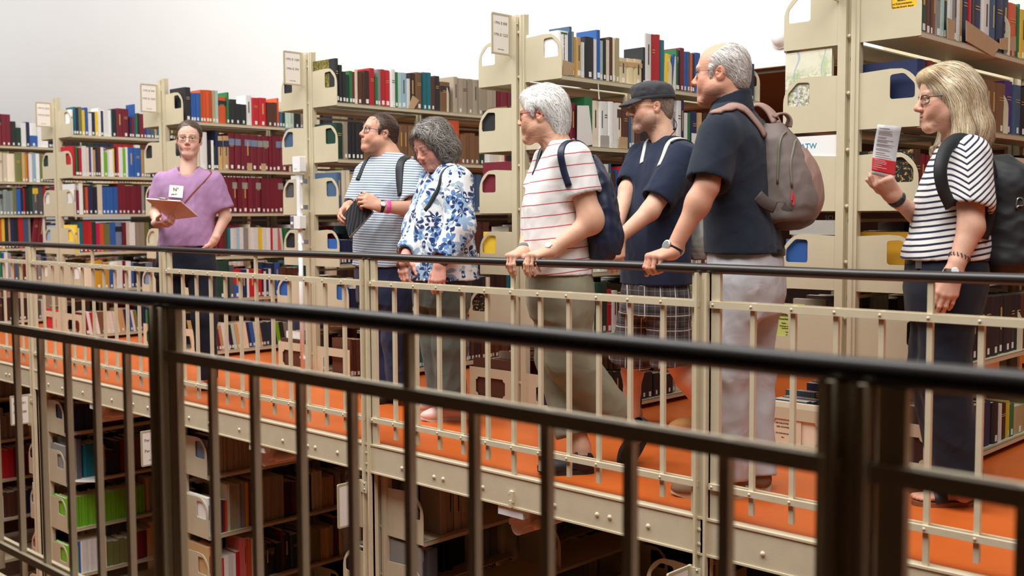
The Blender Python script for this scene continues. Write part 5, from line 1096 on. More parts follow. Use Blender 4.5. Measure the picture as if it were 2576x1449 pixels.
P.skin.append((loft(P.sec([(977, 396, 0, .07, .05), (977, 430, 0, .14, .06), (968, 560, 0, .14, .09), (965, 690, 0, .14, .10)]), P.l, P.f), .03))
la, ra_ = [P.P(993, 720, -.08), P.P(1000, 850, -.06), P.P(1008, 985, -.04)], [P.P(945, 720, .08), P.P(957, 850, .08), P.P(975, 985, .06)]; P.limb(la, [.07, .05, .04]); P.limb(ra_, [.07, .05, .04])
P.body('man in blue-grey striped T-shirt holding a dark notebook, looking up', hd)
eyes(P.obj, P.base, c, M, 1.0, (0, 1, .1), w=1.04); glasses(P.obj, P.base, c, M, 1.0, (50, 62, 84), .026, .0175, .0017, w=1.04, square=3.2)
rows = [(977, 386, 0, .085, .065), (978, 408, 0, .185, .095), (975, 445, 0, .21, .128), (970, 520, 0, .20, .15), (966, 590, 0, .198, .158), (965, 668, 0, .198, .158)]
fr = stripes(.0146, .42, (206, 220, 230), (112, 124, 140), (RX * .05, RY * .05, 1), .0025, .12)
P.cloth('t_shirt', torso_shirt(P, rows, sh, (nb + A3(0, 0, -.012), c), .070, sl=[.72, .75], sr=[.080, .076], flare=1.06), cloth_mat('blue_grey_stripes', (200, 210, 220), fr), fold=(.006, 4), seed=61)
P.shirt = P.last
navy_tr = cloth_mat('navy_trouser_cotton', (36, 42, 70))
P.cloth('trousers', trousers(P, [(965, 650, 0, .18, .14), (966, 700, 0, .185, .15), (967, 760, 0, .17, .14)], [([P.P(994, 740, -.08), la[1], la[2]], [.108, .088, .078]), ([P.P(944, 740, .08), ra_[1], ra_[2]], [.105, .086, .075])]), navy_tr, fold=(.007, 4), seed=62)
for a_px, d_ in (((1003, 1004), (-1, 0)), ((972, 998), (-1, 0))): shoe(P, on_z(*a_px), on_z(960, 1016) - on_z(1010, 1004), .285, blk, dsole, hi=.075, width=.05)
watch(P, wl + (sh[0][1] - wl) * .02, sh[0][1] - wl, UZ * .4 - FH, .034, black_leather, material('pale_dial', (225, 225, 222), rough=.2, var=.01), steel, .016, .02); band(P, 'wristband', wl + (sh[0][1] - wl) * .19, sh[0][1] - wl, .037, .024, .002, material('pink_paper_band', (235, 80, 160), rough=.6))
H = hair_field(); H.op(ell((0, -.012, .042), (.084, .103, .090)), .01); H.op(ell((0, -.072, -.02), (.062, .042, .060)), .03); H.op(ell((0, .122, -.02), (.075, .062, .095)), .015, 's'); H.op(ell((0, .08, -.10), (.13, .110, .085)), .015, 's')
for sx in (-1, 1): H.op(ell((sx * .092, -.002, -.012), (.032, .026, .038)), .01, 's'); H.op(cone((sx * .076, .026, .02), (sx * .074, .026, -.008), .010, .006), .01)
fl = lambda Pt, N: np.stack([Pt[:, 0] * 2, -.8 + 1.2 * (Pt[:, 1] > .04), -.8 + 1.0 * (Pt[:, 2] > .09)], -1)
hair_obj(P, H, c, M, 1.0, 2400, .022, .0018, fl, [(78, 56, 44), (98, 72, 56), (62, 45, 38)], (74, 54, 44), seed=9, jit=.3, lift=.0018)
m = MB(); m.tube(local(P.base, c, M, 1, [(.088, -.030, .012), (.092, -.036, -.004), (.088, -.030, -.016)]), .0045, 7); obj('hearing_aid', m.mesh('hearing_aid', True), dsole, P.obj)
B = empty('backpack', P.P(990, 620, .2), 'black backpack with padded straps worn by the man in stripes', 'backpack'); b0 = np.array(B.location); bkn = material('black_nylon', (30, 31, 34), rough=.6, var=.1, bump=.3, bscale=300); sf_, sl2 = facing(45)
secs = [(P.P(1008, 420, .17), .09, .04), (P.P(1010, 480, .19), .13, .07), (P.P(1008, 560, .20), .14, .08), (P.P(1006, 630, .19), .12, .06)]; bag('main_body', [(loft(secs, sl2, sf_, 0, 2.6), .01, 'u')], bkn, parent=B, seed=63, base=b0)
strap_obj('shoulder_strap', [(1008, 492, -.24), (1004, 460, -.225), (1006, 425, -.19), (1018, 400, -.13), (1030, 398, -.06), (1030, 410, .02)], tuple(-FH * .8 + UZ * .5), .055, .008, bkn, B, b0, P, hug=.9)
strap_obj('shoulder_strap', [(898, 452, .0), (904, 430, .0), (920, 408, .03), (940, 398, .08)], tuple(-FH * .5 + UZ * .5 - RH * .4), .045, .008, bkn, B, b0, P, hug=1)
# notebook held in both hands
nb_c = [P.P(909, 483, -.30), P.P(937, 534, -.34), P.P(878, 598, -.30), P.P(861, 543, -.24)]; N0 = empty('notebook', nb_c[2], 'dark notebook with curved grey lines held by the striped man', 'notebook'); n0 = np.array(nb_c[2]); nn = nrm(np.cross(nb_c[1] - nb_c[0], nb_c[3] - nb_c[0])); nn = nn if nn @ FH > 0 else -nn
def slab_quad(name, q, t0, t1, mat, parent, base):
    V = [tuple(p + nn * t - base) for t in (t0, t1) for p in q]; m = MB(); m.add(V, [(0, 1, 2, 3), (7, 6, 5, 4), (0, 4, 5, 1), (1, 5, 6, 2), (2, 6, 7, 3), (3, 7, 4, 0)]); return obj(name, m, mat, parent)
def swirl(t, co, b):
    w_ = t.new('ShaderNodeTexWave'); w_.inputs['Scale'].default_value = 14; w_.inputs['Distortion'].default_value = 5; w_.inputs['Detail'].default_value = 1; t.link(co, w_.inputs[0]); return t.mix(t.ramp(w_.outputs['Fac'], .55, .95), lin((40, 40, 44)), lin((66, 66, 70)))
slab_quad('cover', nb_c, 0, .002, material('swirled_cover', (44, 44, 48), rough=.35, fn=swirl), N0, n0); ins = [p + (sum(nb_c) / 4 - p) * .03 for p in nb_c]; slab_quad('page_block', ins, .002, .014, page_mat, N0, n0); slab_quad('back_cover', nb_c, .014, .016, material('blue_card', (90, 130, 180), rough=.5), N0, n0)
m = MB()
for k in range(18):
    a = nb_c[1] + (nb_c[2] - nb_c[1]) * (.04 + .92 * k / 17); m.tube([a - nn * .004 - n0, a + nrm(a - sum(nb_c) / 4) * .006 + nn * .008 - n0, a + nn * .020 - n0], .0012, 5)
obj('wire_binding', m, steel, N0)
lq = [nb_c[3] * (1 - u) * (1 - v) + nb_c[0] * u * (1 - v) + nb_c[2] * (1 - u) * v + nb_c[1] * u * v for u, v in ((.06, .5), (.28, .42), (.32, .58), (.10, .66))]; slab_quad('sticker', lq, -.001, .0, material('red_white_sticker', (205, 120, 110), rough=.5), N0, n0)
# ================================================================== 5 curly-haired woman in the floral blouse
P = Person(5.96, 72, (1120, 1064), (226, 170, 152))
c = P.P(1087, 368); M = head_frame(46, -25, 3); nb = P.P(1122, 428)
hd, hf = build_head(c, M, P.tone, .98, neck_to=nb, neck_r=.054, age=.9, nose=1.1, brow=(120, 105, 100), lip=(190, 95, 95), smile=1.0, cheek=1.2, lids=.8, jaw=1.04, flush=1.6)
sh = [(P.P(1152, 452, -.165), P.P(1158, 570, -.22)), (P.P(1088, 455, .155), P.P(1048, 575, .06))]; wl, wr = P.P(1107, 664, -.30), P.P(1020, 648, -.10)
P.limb([sh[0][0], sh[0][1], wl], [.055, .044, .028]); P.limb([sh[1][0], sh[1][1], wr], [.054, .042, .027])
P.add_hand(wl, P.P(1102, 712, -.31) - wl, -FH * .9 - RH * .2, 1, [(14, 28, 18), (18, 34, 20), (22, 38, 22), (26, 40, 24)], .95, .04, ((.55, .8, -.2), (.25, .95, -.2)))
P.add_hand(wr, P.P(1012, 694, -.13) - wr, -FH * .6 - RH * .5, -1, [(24, 40, 24)] * 4, .92, .03)
P.skin.append((loft(P.sec([(1122, 430, 0, .06, .05), (1122, 470, 0, .12, .06), (1112, 580, 0, .13, .1), (1114, 720, 0, .14, .11)]), P.l, P.f), .03))
la, ra_ = [P.P(1126, 740, -.07), P.P(1132, 870, -.05), P.P(1136, 1010, -.03)], [P.P(1088, 740, .07), P.P(1100, 870, .07), P.P(1108, 990, .06)]; P.limb(la, [.07, .05, .04]); P.limb(ra_, [.07, .05, .04])
P.body('curly grey-haired woman in blue floral blouse smiling downwards', hd)
eyes(P.obj, P.base, c, M, .98, (0, .8, -.6))
rows = [(1124, 414, 0, .085, .06), (1126, 436, 0, .17, .092), (1123, 470, 0, .185, .128), (1113, 530, 0, .18, .158), (1110, 590, 0, .185, .172), (1114, 650, 0, .198, .180), (1117, 702, 0, .202, .184)]
F = torso_shirt(P, rows, [sh[0], sh[1], (sh[0][1], wl), (sh[1][1], wr)], (nb + A3(0, 0, -.03), c), .062, sl=[1.0, 1.0, .80, .78], sr=[.076, .072, .066, .062], flare=1.02, vneck=.13); F = [q for i, q in enumerate(F)]
F = [q for q in F if not (q[2] == 's' and q[0].fn.__code__.co_name == 'fn' and np.linalg.norm((q[0].lo + q[0].hi) / 2 - sh[0][1]) < .12)]; F = [q for q in F if not (q[2] == 's' and np.linalg.norm((q[0].lo + q[0].hi) / 2 - sh[1][1]) < .12)]
P.cloth('blouse', F, cloth_mat('floral_blouse', (236, 238, 240), floral), fold=(.007, 4), seed=71)
P.shirt = P.last
dgreen = cloth_mat('grey_green_twill', (84, 88, 80))
P.cloth('trousers', trousers(P, [(1114, 680, 0, .165, .15), (1112, 720, 0, .17, .155), (1112, 770, 0, .16, .14)], [([P.P(1127, 750, -.07), la[1], la[2]], [.105, .090, .080]), ([P.P(1088, 750, .07), ra_[1], ra_[2]], [.10, .086, .074])]), dgreen, fold=(.007, 4), seed=72)
pinks = material('pale_pink_leather', (230, 198, 188), rough=.5, var=.05)
shoe(P, on_z(1150, 1056), on_z(1060, 1070) - on_z(1175, 1066), .255, pinks, white_rubber, hi=.07, laces=(white_rubber, 3)); shoe(P, on_z(1115, 1032), on_z(1058, 1040) - on_z(1140, 1036), .25, pinks, white_rubber, hi=.07)
band(P, 'bracelet', wr - (sh[1][1] - wr) * .22, sh[1][1] - wr, .031, .034, .003, material('copper_leather', (150, 100, 60), rough=.35, metal=.3)); band(P, 'wristband', wl + (sh[0][1] - wl) * .03, sh[0][1] - wl, .033, .03, .003, material('dark_band', (60, 60, 64), rough=.6)); band(P, 'paper_band', wl + (sh[0][1] - wl) * .10, sh[0][1] - wl, .036, .018, .002, MATS['pink_paper_band'])
Q_, N_ = P.hug([P.P(*q) for q in curve_pts([(1140, 404, -.12), (1118, 428, -.17), (1090, 470, -.21), (1066, 505, -.22), (1052, 524, -.20)])], .003); m = MB(); m.strap([tuple(q - P.base) for q in Q_], [tuple(q) for q in N_], .026, .003); obj('neck_strap', m.mesh('neck_strap', True), bkn, P.obj)
H = hair_field((-.17, -.2, -.2), (.17, .16, .19), .0048); H.op(ell((0, -.018, .048), (.108, .125, .098)), .01); H.op(ell((0, -.06, -.04), (.115, .085, .105)), .04)
for sx in (-1, 1): H.op(ell((sx * .092, .0, -.02), (.038, .055, .085)), .03)
H.op(ell((0, .138, -.004), (.088, .090, .112)), .02, 's'); H.op(ell((0, .03, -.14), (.06, .09, .10)), .02, 's')
V, Fq = H.mesh(); 
def flc(Pt, N): return np.stack([np.sin(Pt[:, 2] * 60) * .6 + Pt[:, 0] * 3, np.cos(Pt[:, 0] * 70) * .6 - .2, -.9 + .2 * np.sin(Pt[:, 1] * 80)], -1)
hair_obj(P, H, c, M, .98, 6000, .085, .0022, flc, [(120, 113, 107), (156, 150, 144), (92, 86, 82), (184, 178, 172)], (98, 92, 88), seed=11, jit=.35, lift=.007, curl=.75, seg=11, noise=(.010, 22))
# ================================================================== 6 woman in the lilac T-shirt
P = Person(7.02, -8, (478, 985), (230, 184, 164))
c = P.P(476, 352); M = head_frame(-10, 0, -2); nb = P.P(474, 428)
hd, hf = build_head(c, M, P.tone, .95, neck_to=nb, neck_r=.048, nose=.85, brow=(84, 62, 50), lip=(205, 100, 104), jaw=.84, face_w=.98, cheek=.95)
sh = [(P.P(538, 456, 0), P.P(567, 545, .03)), (P.P(409, 456, 0), P.P(392, 540, -.0))]; wl, wr = P.P(538, 606, -.03), P.P(396, 562, -.20)
P.limb([sh[0][0], sh[0][1], wl], [.046, .036, .025]); P.limb([sh[1][0], sh[1][1], wr], [.046, .036, .025])
P.add_hand(wl, P.P(514, 645, -.0) - wl, RH, 1, (15, 25, 15), .9); P.add_hand(wr, P.P(424, 564, -.26) - wr, -UZ * .8 - FH * .5, -1, [(25, 40, 25)] * 4, .9, .02, ((.7, .6, -.3), (.4, .9, -.2)))
P.skin.append((loft(P.sec([(474, 432, 0, .06, .045), (474, 462, 0, .12, .06), (472, 540, 0, .11, .07), (468, 640, 0, .12, .08)]), P.l, P.f), .03))
la, ra_ = [P.P(505, 665, 0), P.P(514, 800, -.02), P.P(523, 948, .0)], [P.P(432, 665, 0), P.P(426, 800, 0), P.P(424, 950, .05)]; P.limb(la, [.06, .05, .04]); P.limb(ra_, [.06, .05, .04])
P.body('woman in lilac T-shirt with name badge holding a clipboard', hd)
eyes(P.obj, P.base, c, M, .95, (0, 1, 0), iris=(70, 62, 55), w=.97); glasses(P.obj, P.base, c, M, .95, (170, 130, 120), .027, .020, .0015, w=.97)
lilac = cloth_mat('lilac_cotton', (172, 132, 172))
rows = [(474, 416, 0, .060, .050), (474, 428, 0, .105, .066), (474, 440, 0, .142, .080), (474, 464, 0, .170, .100), (473, 520, 0, .158, .108), (470, 572, 0, .168, .112), (468, 619, 0, .180, .118)]
P.cloth('t_shirt', torso_shirt(P, rows, sh, (nb + A3(0, 0, -.02) - FH * .015, c), .068, sl=[.72, .60], sr=[.062, .060], flare=1.12), lilac, fold=(.006, 4.2), seed=81)
P.shirt = P.last
ink_navy = cloth_mat('ink_navy_cotton', (26, 30, 44))
P.cloth('trousers', trousers(P, [(468, 600, 0, .165, .10), (468, 645, 0, .182, .115), (468, 690, 0, .175, .115)], [([P.P(506, 680, 0), la[1], la[2]], [.092, .074, .062]), ([P.P(430, 680, 0), ra_[1], ra_[2]], [.092, .074, .062])]), ink_navy, fold=(.006, 4), seed=82)
sneak = material('grey_pink_suede', (196, 176, 168), rough=.8, var=.08); gum = material('gum_sole', (150, 95, 60), rough=.6)
for a_px in ((522, 972), (428, 975)): shoe(P, on_z(*a_px), -FH * .95 + RH * .1, .25, sneak, gum, name='sneaker', laces=(white_rubber, 5), hi=.08)
def chest(x, y, dd): return P.P(x, y, dd) - P.base
bq = [chest(424, 495, -.128), chest(459, 498, -.135), chest(462, 468, -.13), chest(427, 465, -.122)]; m = MB(); m.add([tuple(q) for q in bq] + [tuple(q - FH * .002) for q in bq], [(0, 1, 2, 3), (7, 6, 5, 4), (0, 4, 5, 1), (1, 5, 6, 2), (2, 6, 7, 3), (3, 7, 4, 0)]); bd = obj('name_badge', m, label_mat, P.obj)
TM = Matrix((tuple(RH) + (0,), tuple(UZ) + (0,), tuple(-FH) + (0,), (0, 0, 0, 1))).transposed()
pb = (bq[0] + bq[2]) / 2 - FH * .004; text_mesh('lettering', 'Nº', .032, ink_mat, bd, Matrix.Translation(Vector(pb + UZ * .012)) @ TM)
m = MB()
for k in range(7): m.box(-.03 + k * .009, -.024 + k * .009, -.001, .001, -.022, -.017 + .003 * (k % 2))
m2 = m.mesh('scribble'); m2.transform(Matrix.Translation(Vector(pb)) @ Matrix(((RH[0], FH[0], 0, 0), (RH[1], FH[1], 0, 0), (0, 0, 1, 0), (0, 0, 0, 1)))); obj('scribble', m2, ink_mat, bd)
Q_, N_ = P.hug([P.P(*q) for q in curve_pts([(528, 424, -.02), (531, 430, -.06), (515, 448, -.10), (492, 476, -.122), (465, 508, -.128), (440, 540, -.13)])], .002); m = MB(); m.strap([tuple(q - P.base) for q in Q_], [tuple(q) for q in N_], .011, .003); obj('bag_strap', m.mesh('bag_strap', True), material('red_brown_leather', (135, 62, 50), rough=.5), P.obj)
CB = empty('clipboard', P.P(430, 555, -.2), 'pink-brown clipboard with papers held by the woman in lilac', 'clipboard'); cb0 = np.array(CB.location)
cq = [P.P(366, 501, -.40), P.P(454, 507, -.40), P.P(498, 545, -.20), P.P(429, 554, -.20)]; nn = nrm(np.cross(cq[1] - cq[0], cq[3] - cq[0])); nn = nn if nn[2] > 0 else -nn
slab_quad('board', cq, 0, .004, material('salmon_board', (230, 196, 180), rough=.6, var=.04), CB, cb0); slab_quad('paper_stack', [q + (sum(cq) / 4 - q) * .02 for q in cq], .004, .009, label_mat, CB, cb0)
m = MB(); a, b = cq[0] * .62 + cq[1] * .38 - cb0, cq[0] * .38 + cq[1] * .62 - cb0; m.tube([a + nn * .012, b + nn * .012], .006, 8); obj('clip', m.mesh('clip', True), steel, CB)
H = hair_field(h=.004); H.op(ell((0, -.014, .044), (.083, .104, .092)), .01); H.op(ell((0, -.075, -.01), (.060, .042, .055)), .03); H.op(ell((0, .120, -.026), (.066, .066, .080)), .014, 's'); H.op(ell((0, .10, -.105), (.13, .10, .09)), .02, 's')
for sx in (-1, 1): H.op(ell((sx * .094, .002, -.022), (.030, .022, .026)), .010, 's')
H.op(ell((0, -.118, .0), (.036, .030, .036)), .015); H.op(cone((-.055, -.02, -.06), (-.052, .0, -.115), .010, .006), .01); H.op(cone((-.052, .0, -.115), (-.042, .006, -.085), .006, .004), .006)
def flp(Pt, N): return np.stack([Pt[:, 0] * 8, -.9 + 0 * Pt[:, 0], -.5 - 4 * np.abs(Pt[:, 0])], -1)
hair_obj(P, H, c, M, .95, 2400, .06, .0022, flp, [(88, 68, 54), (110, 86, 68), (72, 56, 46)], (84, 66, 54), seed=13, jit=.12, lift=.0015)
# ================================================================== 7 blonde woman with the leaflet
P = Person(4.20, 100, (2400, 1282), (218, 170, 146))
c = P.P(2381, 251); M = head_frame(93, -4, 0); nb = P.P(2410, 352)
hd, hf = build_head(c, M, P.tone, 1.0, neck_to=nb, neck_r=.050, age=.8, nose=1.1, brow=(165, 140, 115), lip=(185, 105, 100), smile=.7, jaw=1.0, lids=.3, chin=.97)
sh = [(P.P(2438, 408, -.150), P.P(2443, 572, -.195)), (P.P(2396, 408, .15), P.P(2338, 572, .10))]; wl, wr = P.P(2400, 682, -.22), P.P(2253, 498, -.02)
P.limb([sh[0][0], sh[0][1], wl], [.058, .046, .028]); P.limb([sh[1][0], sh[1][1], wr], [.054, .042, .026])
P.add_hand(wl, P.P(2380, 745, -.22) - wl, -FH * .95 - RH * .2, 1, [(8, 18, 12), (10, 22, 14), (12, 26, 16), (16, 30, 18)], 1.0, .03, ((.35, .9, -.15), (.15, 1, -.15)))
P.add_hand(wr, P.P(2216, 448, -.05) - wr, -FH * .75 - RH * .5 + UZ * .1, -1, [(30, 62, 38), (52, 66, 38), (62, 68, 40), (66, 70, 40)], .97, .03, ((.45, .9, -.30), (.25, 1, -.30)))
P.skin.append((loft(P.sec([(2410, 362, 0, .06, .045), (2410, 400, 0, .12, .06), (2392, 560, 0, .11, .09), (2380, 690, 0, .12, .10)]), P.l, P.f), .03))
la, ra_ = [P.P(2386, 730, -.07), P.P(2374, 940, -.05), P.P(2412, 1196, -.02)], [P.P(2362, 730, .07), P.P(2346, 940, .07), P.P(2392, 1180, .08)]
P.limb(la + [P.P(2424, 1240, .0)], [.07, .05, .045, .038]); P.limb(ra_, [.07, .05, .045])
def foot(ank, tip, dd, length=.235):
    d = nrm(A3(*(tip - ank)[:2], 0)); x = np.cross(d, UZ); M_ = np.stack([x, d, UZ]); o = A3(ank[0], ank[1], .020); W = lambda *p: o + np.asarray(p, float) @ M_
    P.skin.append((cone(W(0, -.02, .03), W(0, .10, .022), .034, .026), .02)); P.skin.append((ell(W(0, -.028, .030), (.030, .034, .034), M_), .02)); P.skin.append((cone(W(0, .0, .05), W(0, -.005, .12), .038, .036), .03)); P.skin.append((ell(W(0, .115, .014), (.040, .05, .018), M_), .02))
    for i, (u, v, r) in enumerate(((.028, .178, .0125), (.010, .180, .0095), (-.006, .174, .009), (-.020, .165, .0085), (-.033, .153, .008))): P.skin.append((cone(W(u * .95, .135, .012), W(u, v, .008), r * 1.0, r), .005))
    lo = np.min([W(-.06, -.07, -.02), W(.06, .2, .14), W(-.06, .2, 0), W(.06, -.07, 0)], 0); hi = np.max([W(-.06, -.07, -.02), W(.06, .2, .14), W(-.06, .2, 0), W(.06, -.07, 0)], 0); P.boxes.append(((lo, hi), .0035)); return W
fW = foot(on_z(2420, 1270), on_z(2284, 1270), 0); fW2 = foot(on_z(2398, 1235), on_z(2290, 1238), 0)
P.body('blonde woman in navy striped T-shirt reading a leaflet', hd)
eyes(P.obj, P.base, c, M, 1.0, (0, 1, -.15)); glasses(P.obj, P.base, c, M, 1.0, (40, 42, 52), .026, .018, .0017, square=3.0)
mtop = stripes(.0222, .36, (238, 236, 232), (32, 34, 66), (RX * -.16, RY * -.16, 1), .003, .08)
rows = [(2412, 346, 0, .08, .055), (2412, 372, 0, .155, .075), (2408, 420, 0, .168, .105), (2396, 500, 0, .162, .134), (2390, 580, 0, .160, .146), (2380, 630, 0, .165, .160), (2378, 652, 0, .165, .158)]
P.cloth('t_shirt', torso_shirt(P, rows, [sh[1]], (nb + A3(0, 0, -.02), c), .060, sl=[.6], sr=[.07], flare=1.05), cloth_mat('navy_white_stripes', (236, 234, 230), mtop), fold=(.005, 4.6), seed=91)
P.shirt = P.last
r0 = float((P.P(2424, 420, -.2) - P.base) @ RH); chv = stripes(.0235, .36, (238, 236, 232), (32, 34, 66), (0, 0, 1), .003, .08, (RX, RY, r0, .85))
a, b = sh[0]; e = a + (b - a) * .62; d = nrm(b - a); E1 = nrm(np.cross(d, A3(.3, .2, .9)))
F = [(cone(a + UZ * .015, e, .078, .086), .02, 'u'), (ell(a + UZ * .02 + FH * .03, (.085, .085, .075)), .03, 'u'), (ell(e + d * .10 - RH * .03, (.13, .13, .10), np.stack([E1, np.cross(E1, d), d])), .006, 's'), (cone(e - d * .04, e + d * .06, .060, .068), .004, 's')]
P.cloth('sleeve', F, cloth_mat('chevron_stripes', (236, 234, 230), chv), fold=(.004, 5), seed=92)
ink2 = cloth_mat('black_navy_denim', (24, 28, 40))
P.cloth('trousers', trousers(P, [(2382, 632, 0, .15, .140), (2380, 680, 0, .165, .148), (2376, 740, 0, .165, .145), (2372, 800, 0, .15, .13)], [([P.P(2386, 740, -.07), la[1], la[2]], [.102, .090, .088]), ([P.P(2360, 740, .07), ra_[1], ra_[2]], [.100, .088, .080])]), ink2, fold=(.006, 4), seed=93)
bt = band(P, 'belt', P.P(2381, 655), UZ, .145, .032, .004, black_leather)
m = MB(); m.box(-.012, .012, -.004, .004, -.02, .02); m2 = m.mesh('buckle'); m2.transform(Matrix.Translation(Vector(P.P(2312, 662, -.09) - P.base))); obj('buckle', m2, steel, bt)
sandal = material('brown_footbed', (132, 84, 52), rough=.7, var=.08)
for W in (fW, fW2):
    prof = []
    for i in range(28):
        t = 2 * PI * i / 28; yy = .128 * math.cos(t) + .065; wv = .048 - .010 * math.exp(-((yy - .03) / .04) ** 2); prof.append((wv * math.copysign(abs(math.sin(t)) ** .75, math.sin(t)), yy))
    m = MB(); m.prism(prof, [], lambda u, v, k: W(u, v, -.020 + .018 * k)); so = P.mesh_part('sandal', m, sandal)
    m = MB(); pts = [W(.047 * math.cos(a), .095 + .0 * math.sin(a), .0 + .042 * math.sin(a)) for a in np.linspace(0, PI, 13)]; m.strap(pts, [tuple(p - W(0, .095, 0)) for p in pts], .05, .004); P.mesh_part('strap', m, black_leather, so)
wd = sh[1][1] - wr; band(P, 'wristband', wr + nrm(wd) * .004, wd, .031, .026, .004, black_leather)
d = sh[0][1] - wl; m = MB(); u = nrm(np.cross(d, A3(.2, .3, .9))); v = np.cross(nrm(d), u); cc = wl + nrm(d) * .055
m.tube([cc + (u * math.cos(t / 6.0) + v * math.sin(t / 6.0)) * (.035 + .004 * math.sin(t * 2.6)) + nrm(d) * .006 * math.cos(t * 2.6) - P.base for t in np.linspace(0, 37.7, 140)], .0018, 5); obj('spiral_bracelet', m.mesh('spiral_bracelet', True), black_leather, P.obj)
watch(P, wl - nrm(d) * .012, d, -FH - RH * .3, .033, black_leather, MATS['pale_dial'], steel, .015, .014)
y_ = nrm(P.P(2216, 448, -.05) - wr); z_ = -FH * .75 - RH * .5 + UZ * .1; z_ = nrm(z_ - y_ * (z_ @ y_)); x_ = -np.cross(y_, z_); th_ = math.radians(62); gd = y_ * math.cos(th_) - z_ * math.sin(th_); gk = wr + (x_ * -.010 + y_ * .090 + z_ * .004) * .97
band(P, 'finger_ring', gk + gd * .020, gd, .0098, .004, .0015, material('gold', (205, 170, 90), rough=.25, metal=1.0))
# long blonde hair
H = Field((-.16, -.2, -.30), (.16, .15, .17), .0050); H.op(ell((0, -.012, .046), (.090, .112, .098)), .01)
H.op(cone((0, -.07, .0), (0, -.095, -.14), .078, .070), .04); H.op(cone((.01, -.10, -.12), (.0, -.13, -.215), .060, .020), .04)
for sx in (-1, 1): H.op(cone((sx * .074, -.005, .03), (sx * .082, -.035, -.14), .030, .034), .03); H.op(cone((sx * .083, -.03, -.13), (sx * .072, .030, -.200), .030, .016), .03); H.op(cone((sx * .072, .02, -.195), (sx * .055, .045, -.18), .016, .010), .02)
H.op(cone((-.05, .066, .095), (.05, .066, .095), .028, .028), .03)
H.op(ell((0, .125, -.025), (.075, .085, .105)), .02, 's'); H.op(ell((0, .055, -.10), (.058, .085, .07)), .02, 's')
sg_ = lambda v: 1 / (1 + np.exp(-np.clip(v, -30, 30)))
def flb(Pt, N): z = Pt[:, 2]; return np.stack([Pt[:, 0] * 4 * sg_((z - .05) / .02), -.85 * sg_((z - .01) / .035) + .35 * sg_((-.13 - z) / .03) + .12 * np.sin(z * 45 + Pt[:, 0] * 30), -1 + .5 * sg_((z - .1) / .015)], -1)
hair_obj(P, H, c, M, 1.0, 7000, .12, .0018, flb, [(228, 208, 172), (208, 184, 142), (240, 226, 198), (186, 160, 120), (248, 238, 216)], (204, 180, 140), seed=17, jit=.08, lift=.0022, seg=9, noise=(.0015, 24))
# her black backpack
B = empty('backpack', P.P(2520, 690, -.02), 'large black backpack worn by the blonde woman', 'backpack'); b0 = np.array(B.location); bf_, bl_ = facing(102)
secs = [(P.P(2500, 392, -.02), .08, .05), (P.P(2520, 430, -.02), .135, .09), (P.P(2532, 520, -.02), .15, .110), (P.P(2535, 610, -.02), .155, .112), (P.P(2525, 672, -.02), .14, .09), (P.P(2515, 690, -.02), .09, .06)]
bag('main_body', [(loft(secs, bl_, bf_, 0, 2.7), .01, 'u')], bkn, parent=B, seed=95, fold=(.005, 5), base=b0)
s2 = [(P.P(2585, 470, -.02), .09, .04), (P.P(2592, 560, -.02), .12, .05), (P.P(2588, 640, -.02), .11, .045)]; bag('front_pocket', [(loft(s2, bl_, bf_, 0, 2.6), .01, 'u')], bkn, parent=B, seed=96, base=b0)
strap_obj('shoulder_strap', [(2392, 520, -.215), (2371, 470, -.235), (2366, 420, -.235), (2382, 372, -.20), (2412, 350, -.17), (2452, 362, -.15), (2482, 400, -.14), (2496, 450, -.14)], tuple(-FH * .9 + UZ * .3), .05, .007, bkn, B, b0, P)
strap_obj('side_strap', [(2482, 420, -.17), (2492, 480, -.175), (2488, 540, -.17), (2470, 600, -.16)], tuple(-FH), .05, .008, bkn, B, b0, P)
m = MB(); kq = [P.P(*q) - b0 for q in curve_pts([(2556, 522, -.175), (2560, 500, -.175), (2572, 500, -.17), (2574, 516, -.17), (2562, 518, -.175), (2558, 524, -.175)])]; m.tube(kq, .003, 6); obj('carabiner', m.mesh('carabiner', True), steel, B)
# leaflet
LF = empty('leaflet', P.P(2222, 440, -.05), 'white leaflet with a red panel held by the blonde woman', 'leaflet'); f0 = np.array(LF.location)
def leaf(u, v, dd=0.0):
    tl, tr, br, bl2 = A3(2208, 313, -.07), A3(2268, 318, -.05), A3(2251, 452, -.05), A3(2192, 438, -.07); q = (tl * (1 - u) + tr * u) * (1 - v) + (bl2 * (1 - u) + br * u) * v; q[2] += .012 * math.sin(v * PI) + dd; q[0] -= 3 * math.sin(v * PI); return P.P(*q) - f0
def sheet(name, u0, u1, v0, v1, mat, dd, parent, nu=3, nv=10):
    V = []; F = []
    for k in (0, 1):
        for j in range(nv + 1):
            for i in range(nu + 1): V.append(leaf(u0 + (u1 - u0) * i / nu, v0 + (v1 - v0) * j / nv, dd + .0012 * k))
    o = (nu + 1) * (nv + 1); 
    for j in range(nv):
        for i in range(nu): a = j * (nu + 1) + i; F += [(a, a + 1, a + nu + 2, a + nu + 1), (o + a, o + a + nu + 1, o + a + nu + 2, o + a + 1)]
    ed = [i for i in range(nu + 1)] + [j * (nu + 1) + nu for j in range(1, nv + 1)] + [nv * (nu + 1) + i for i in range(nu - 1, -1, -1)] + [j * (nu + 1) for j in range(nv - 1, 0, -1)]
    F += [(ed[i], o + ed[i], o + ed[(i + 1) % len(ed)], ed[(i + 1) % len(ed)]) for i in range(len(ed))]
    m = MB(); m.add(V, F); return obj(name, m.mesh(name, nv > 1), mat, parent)
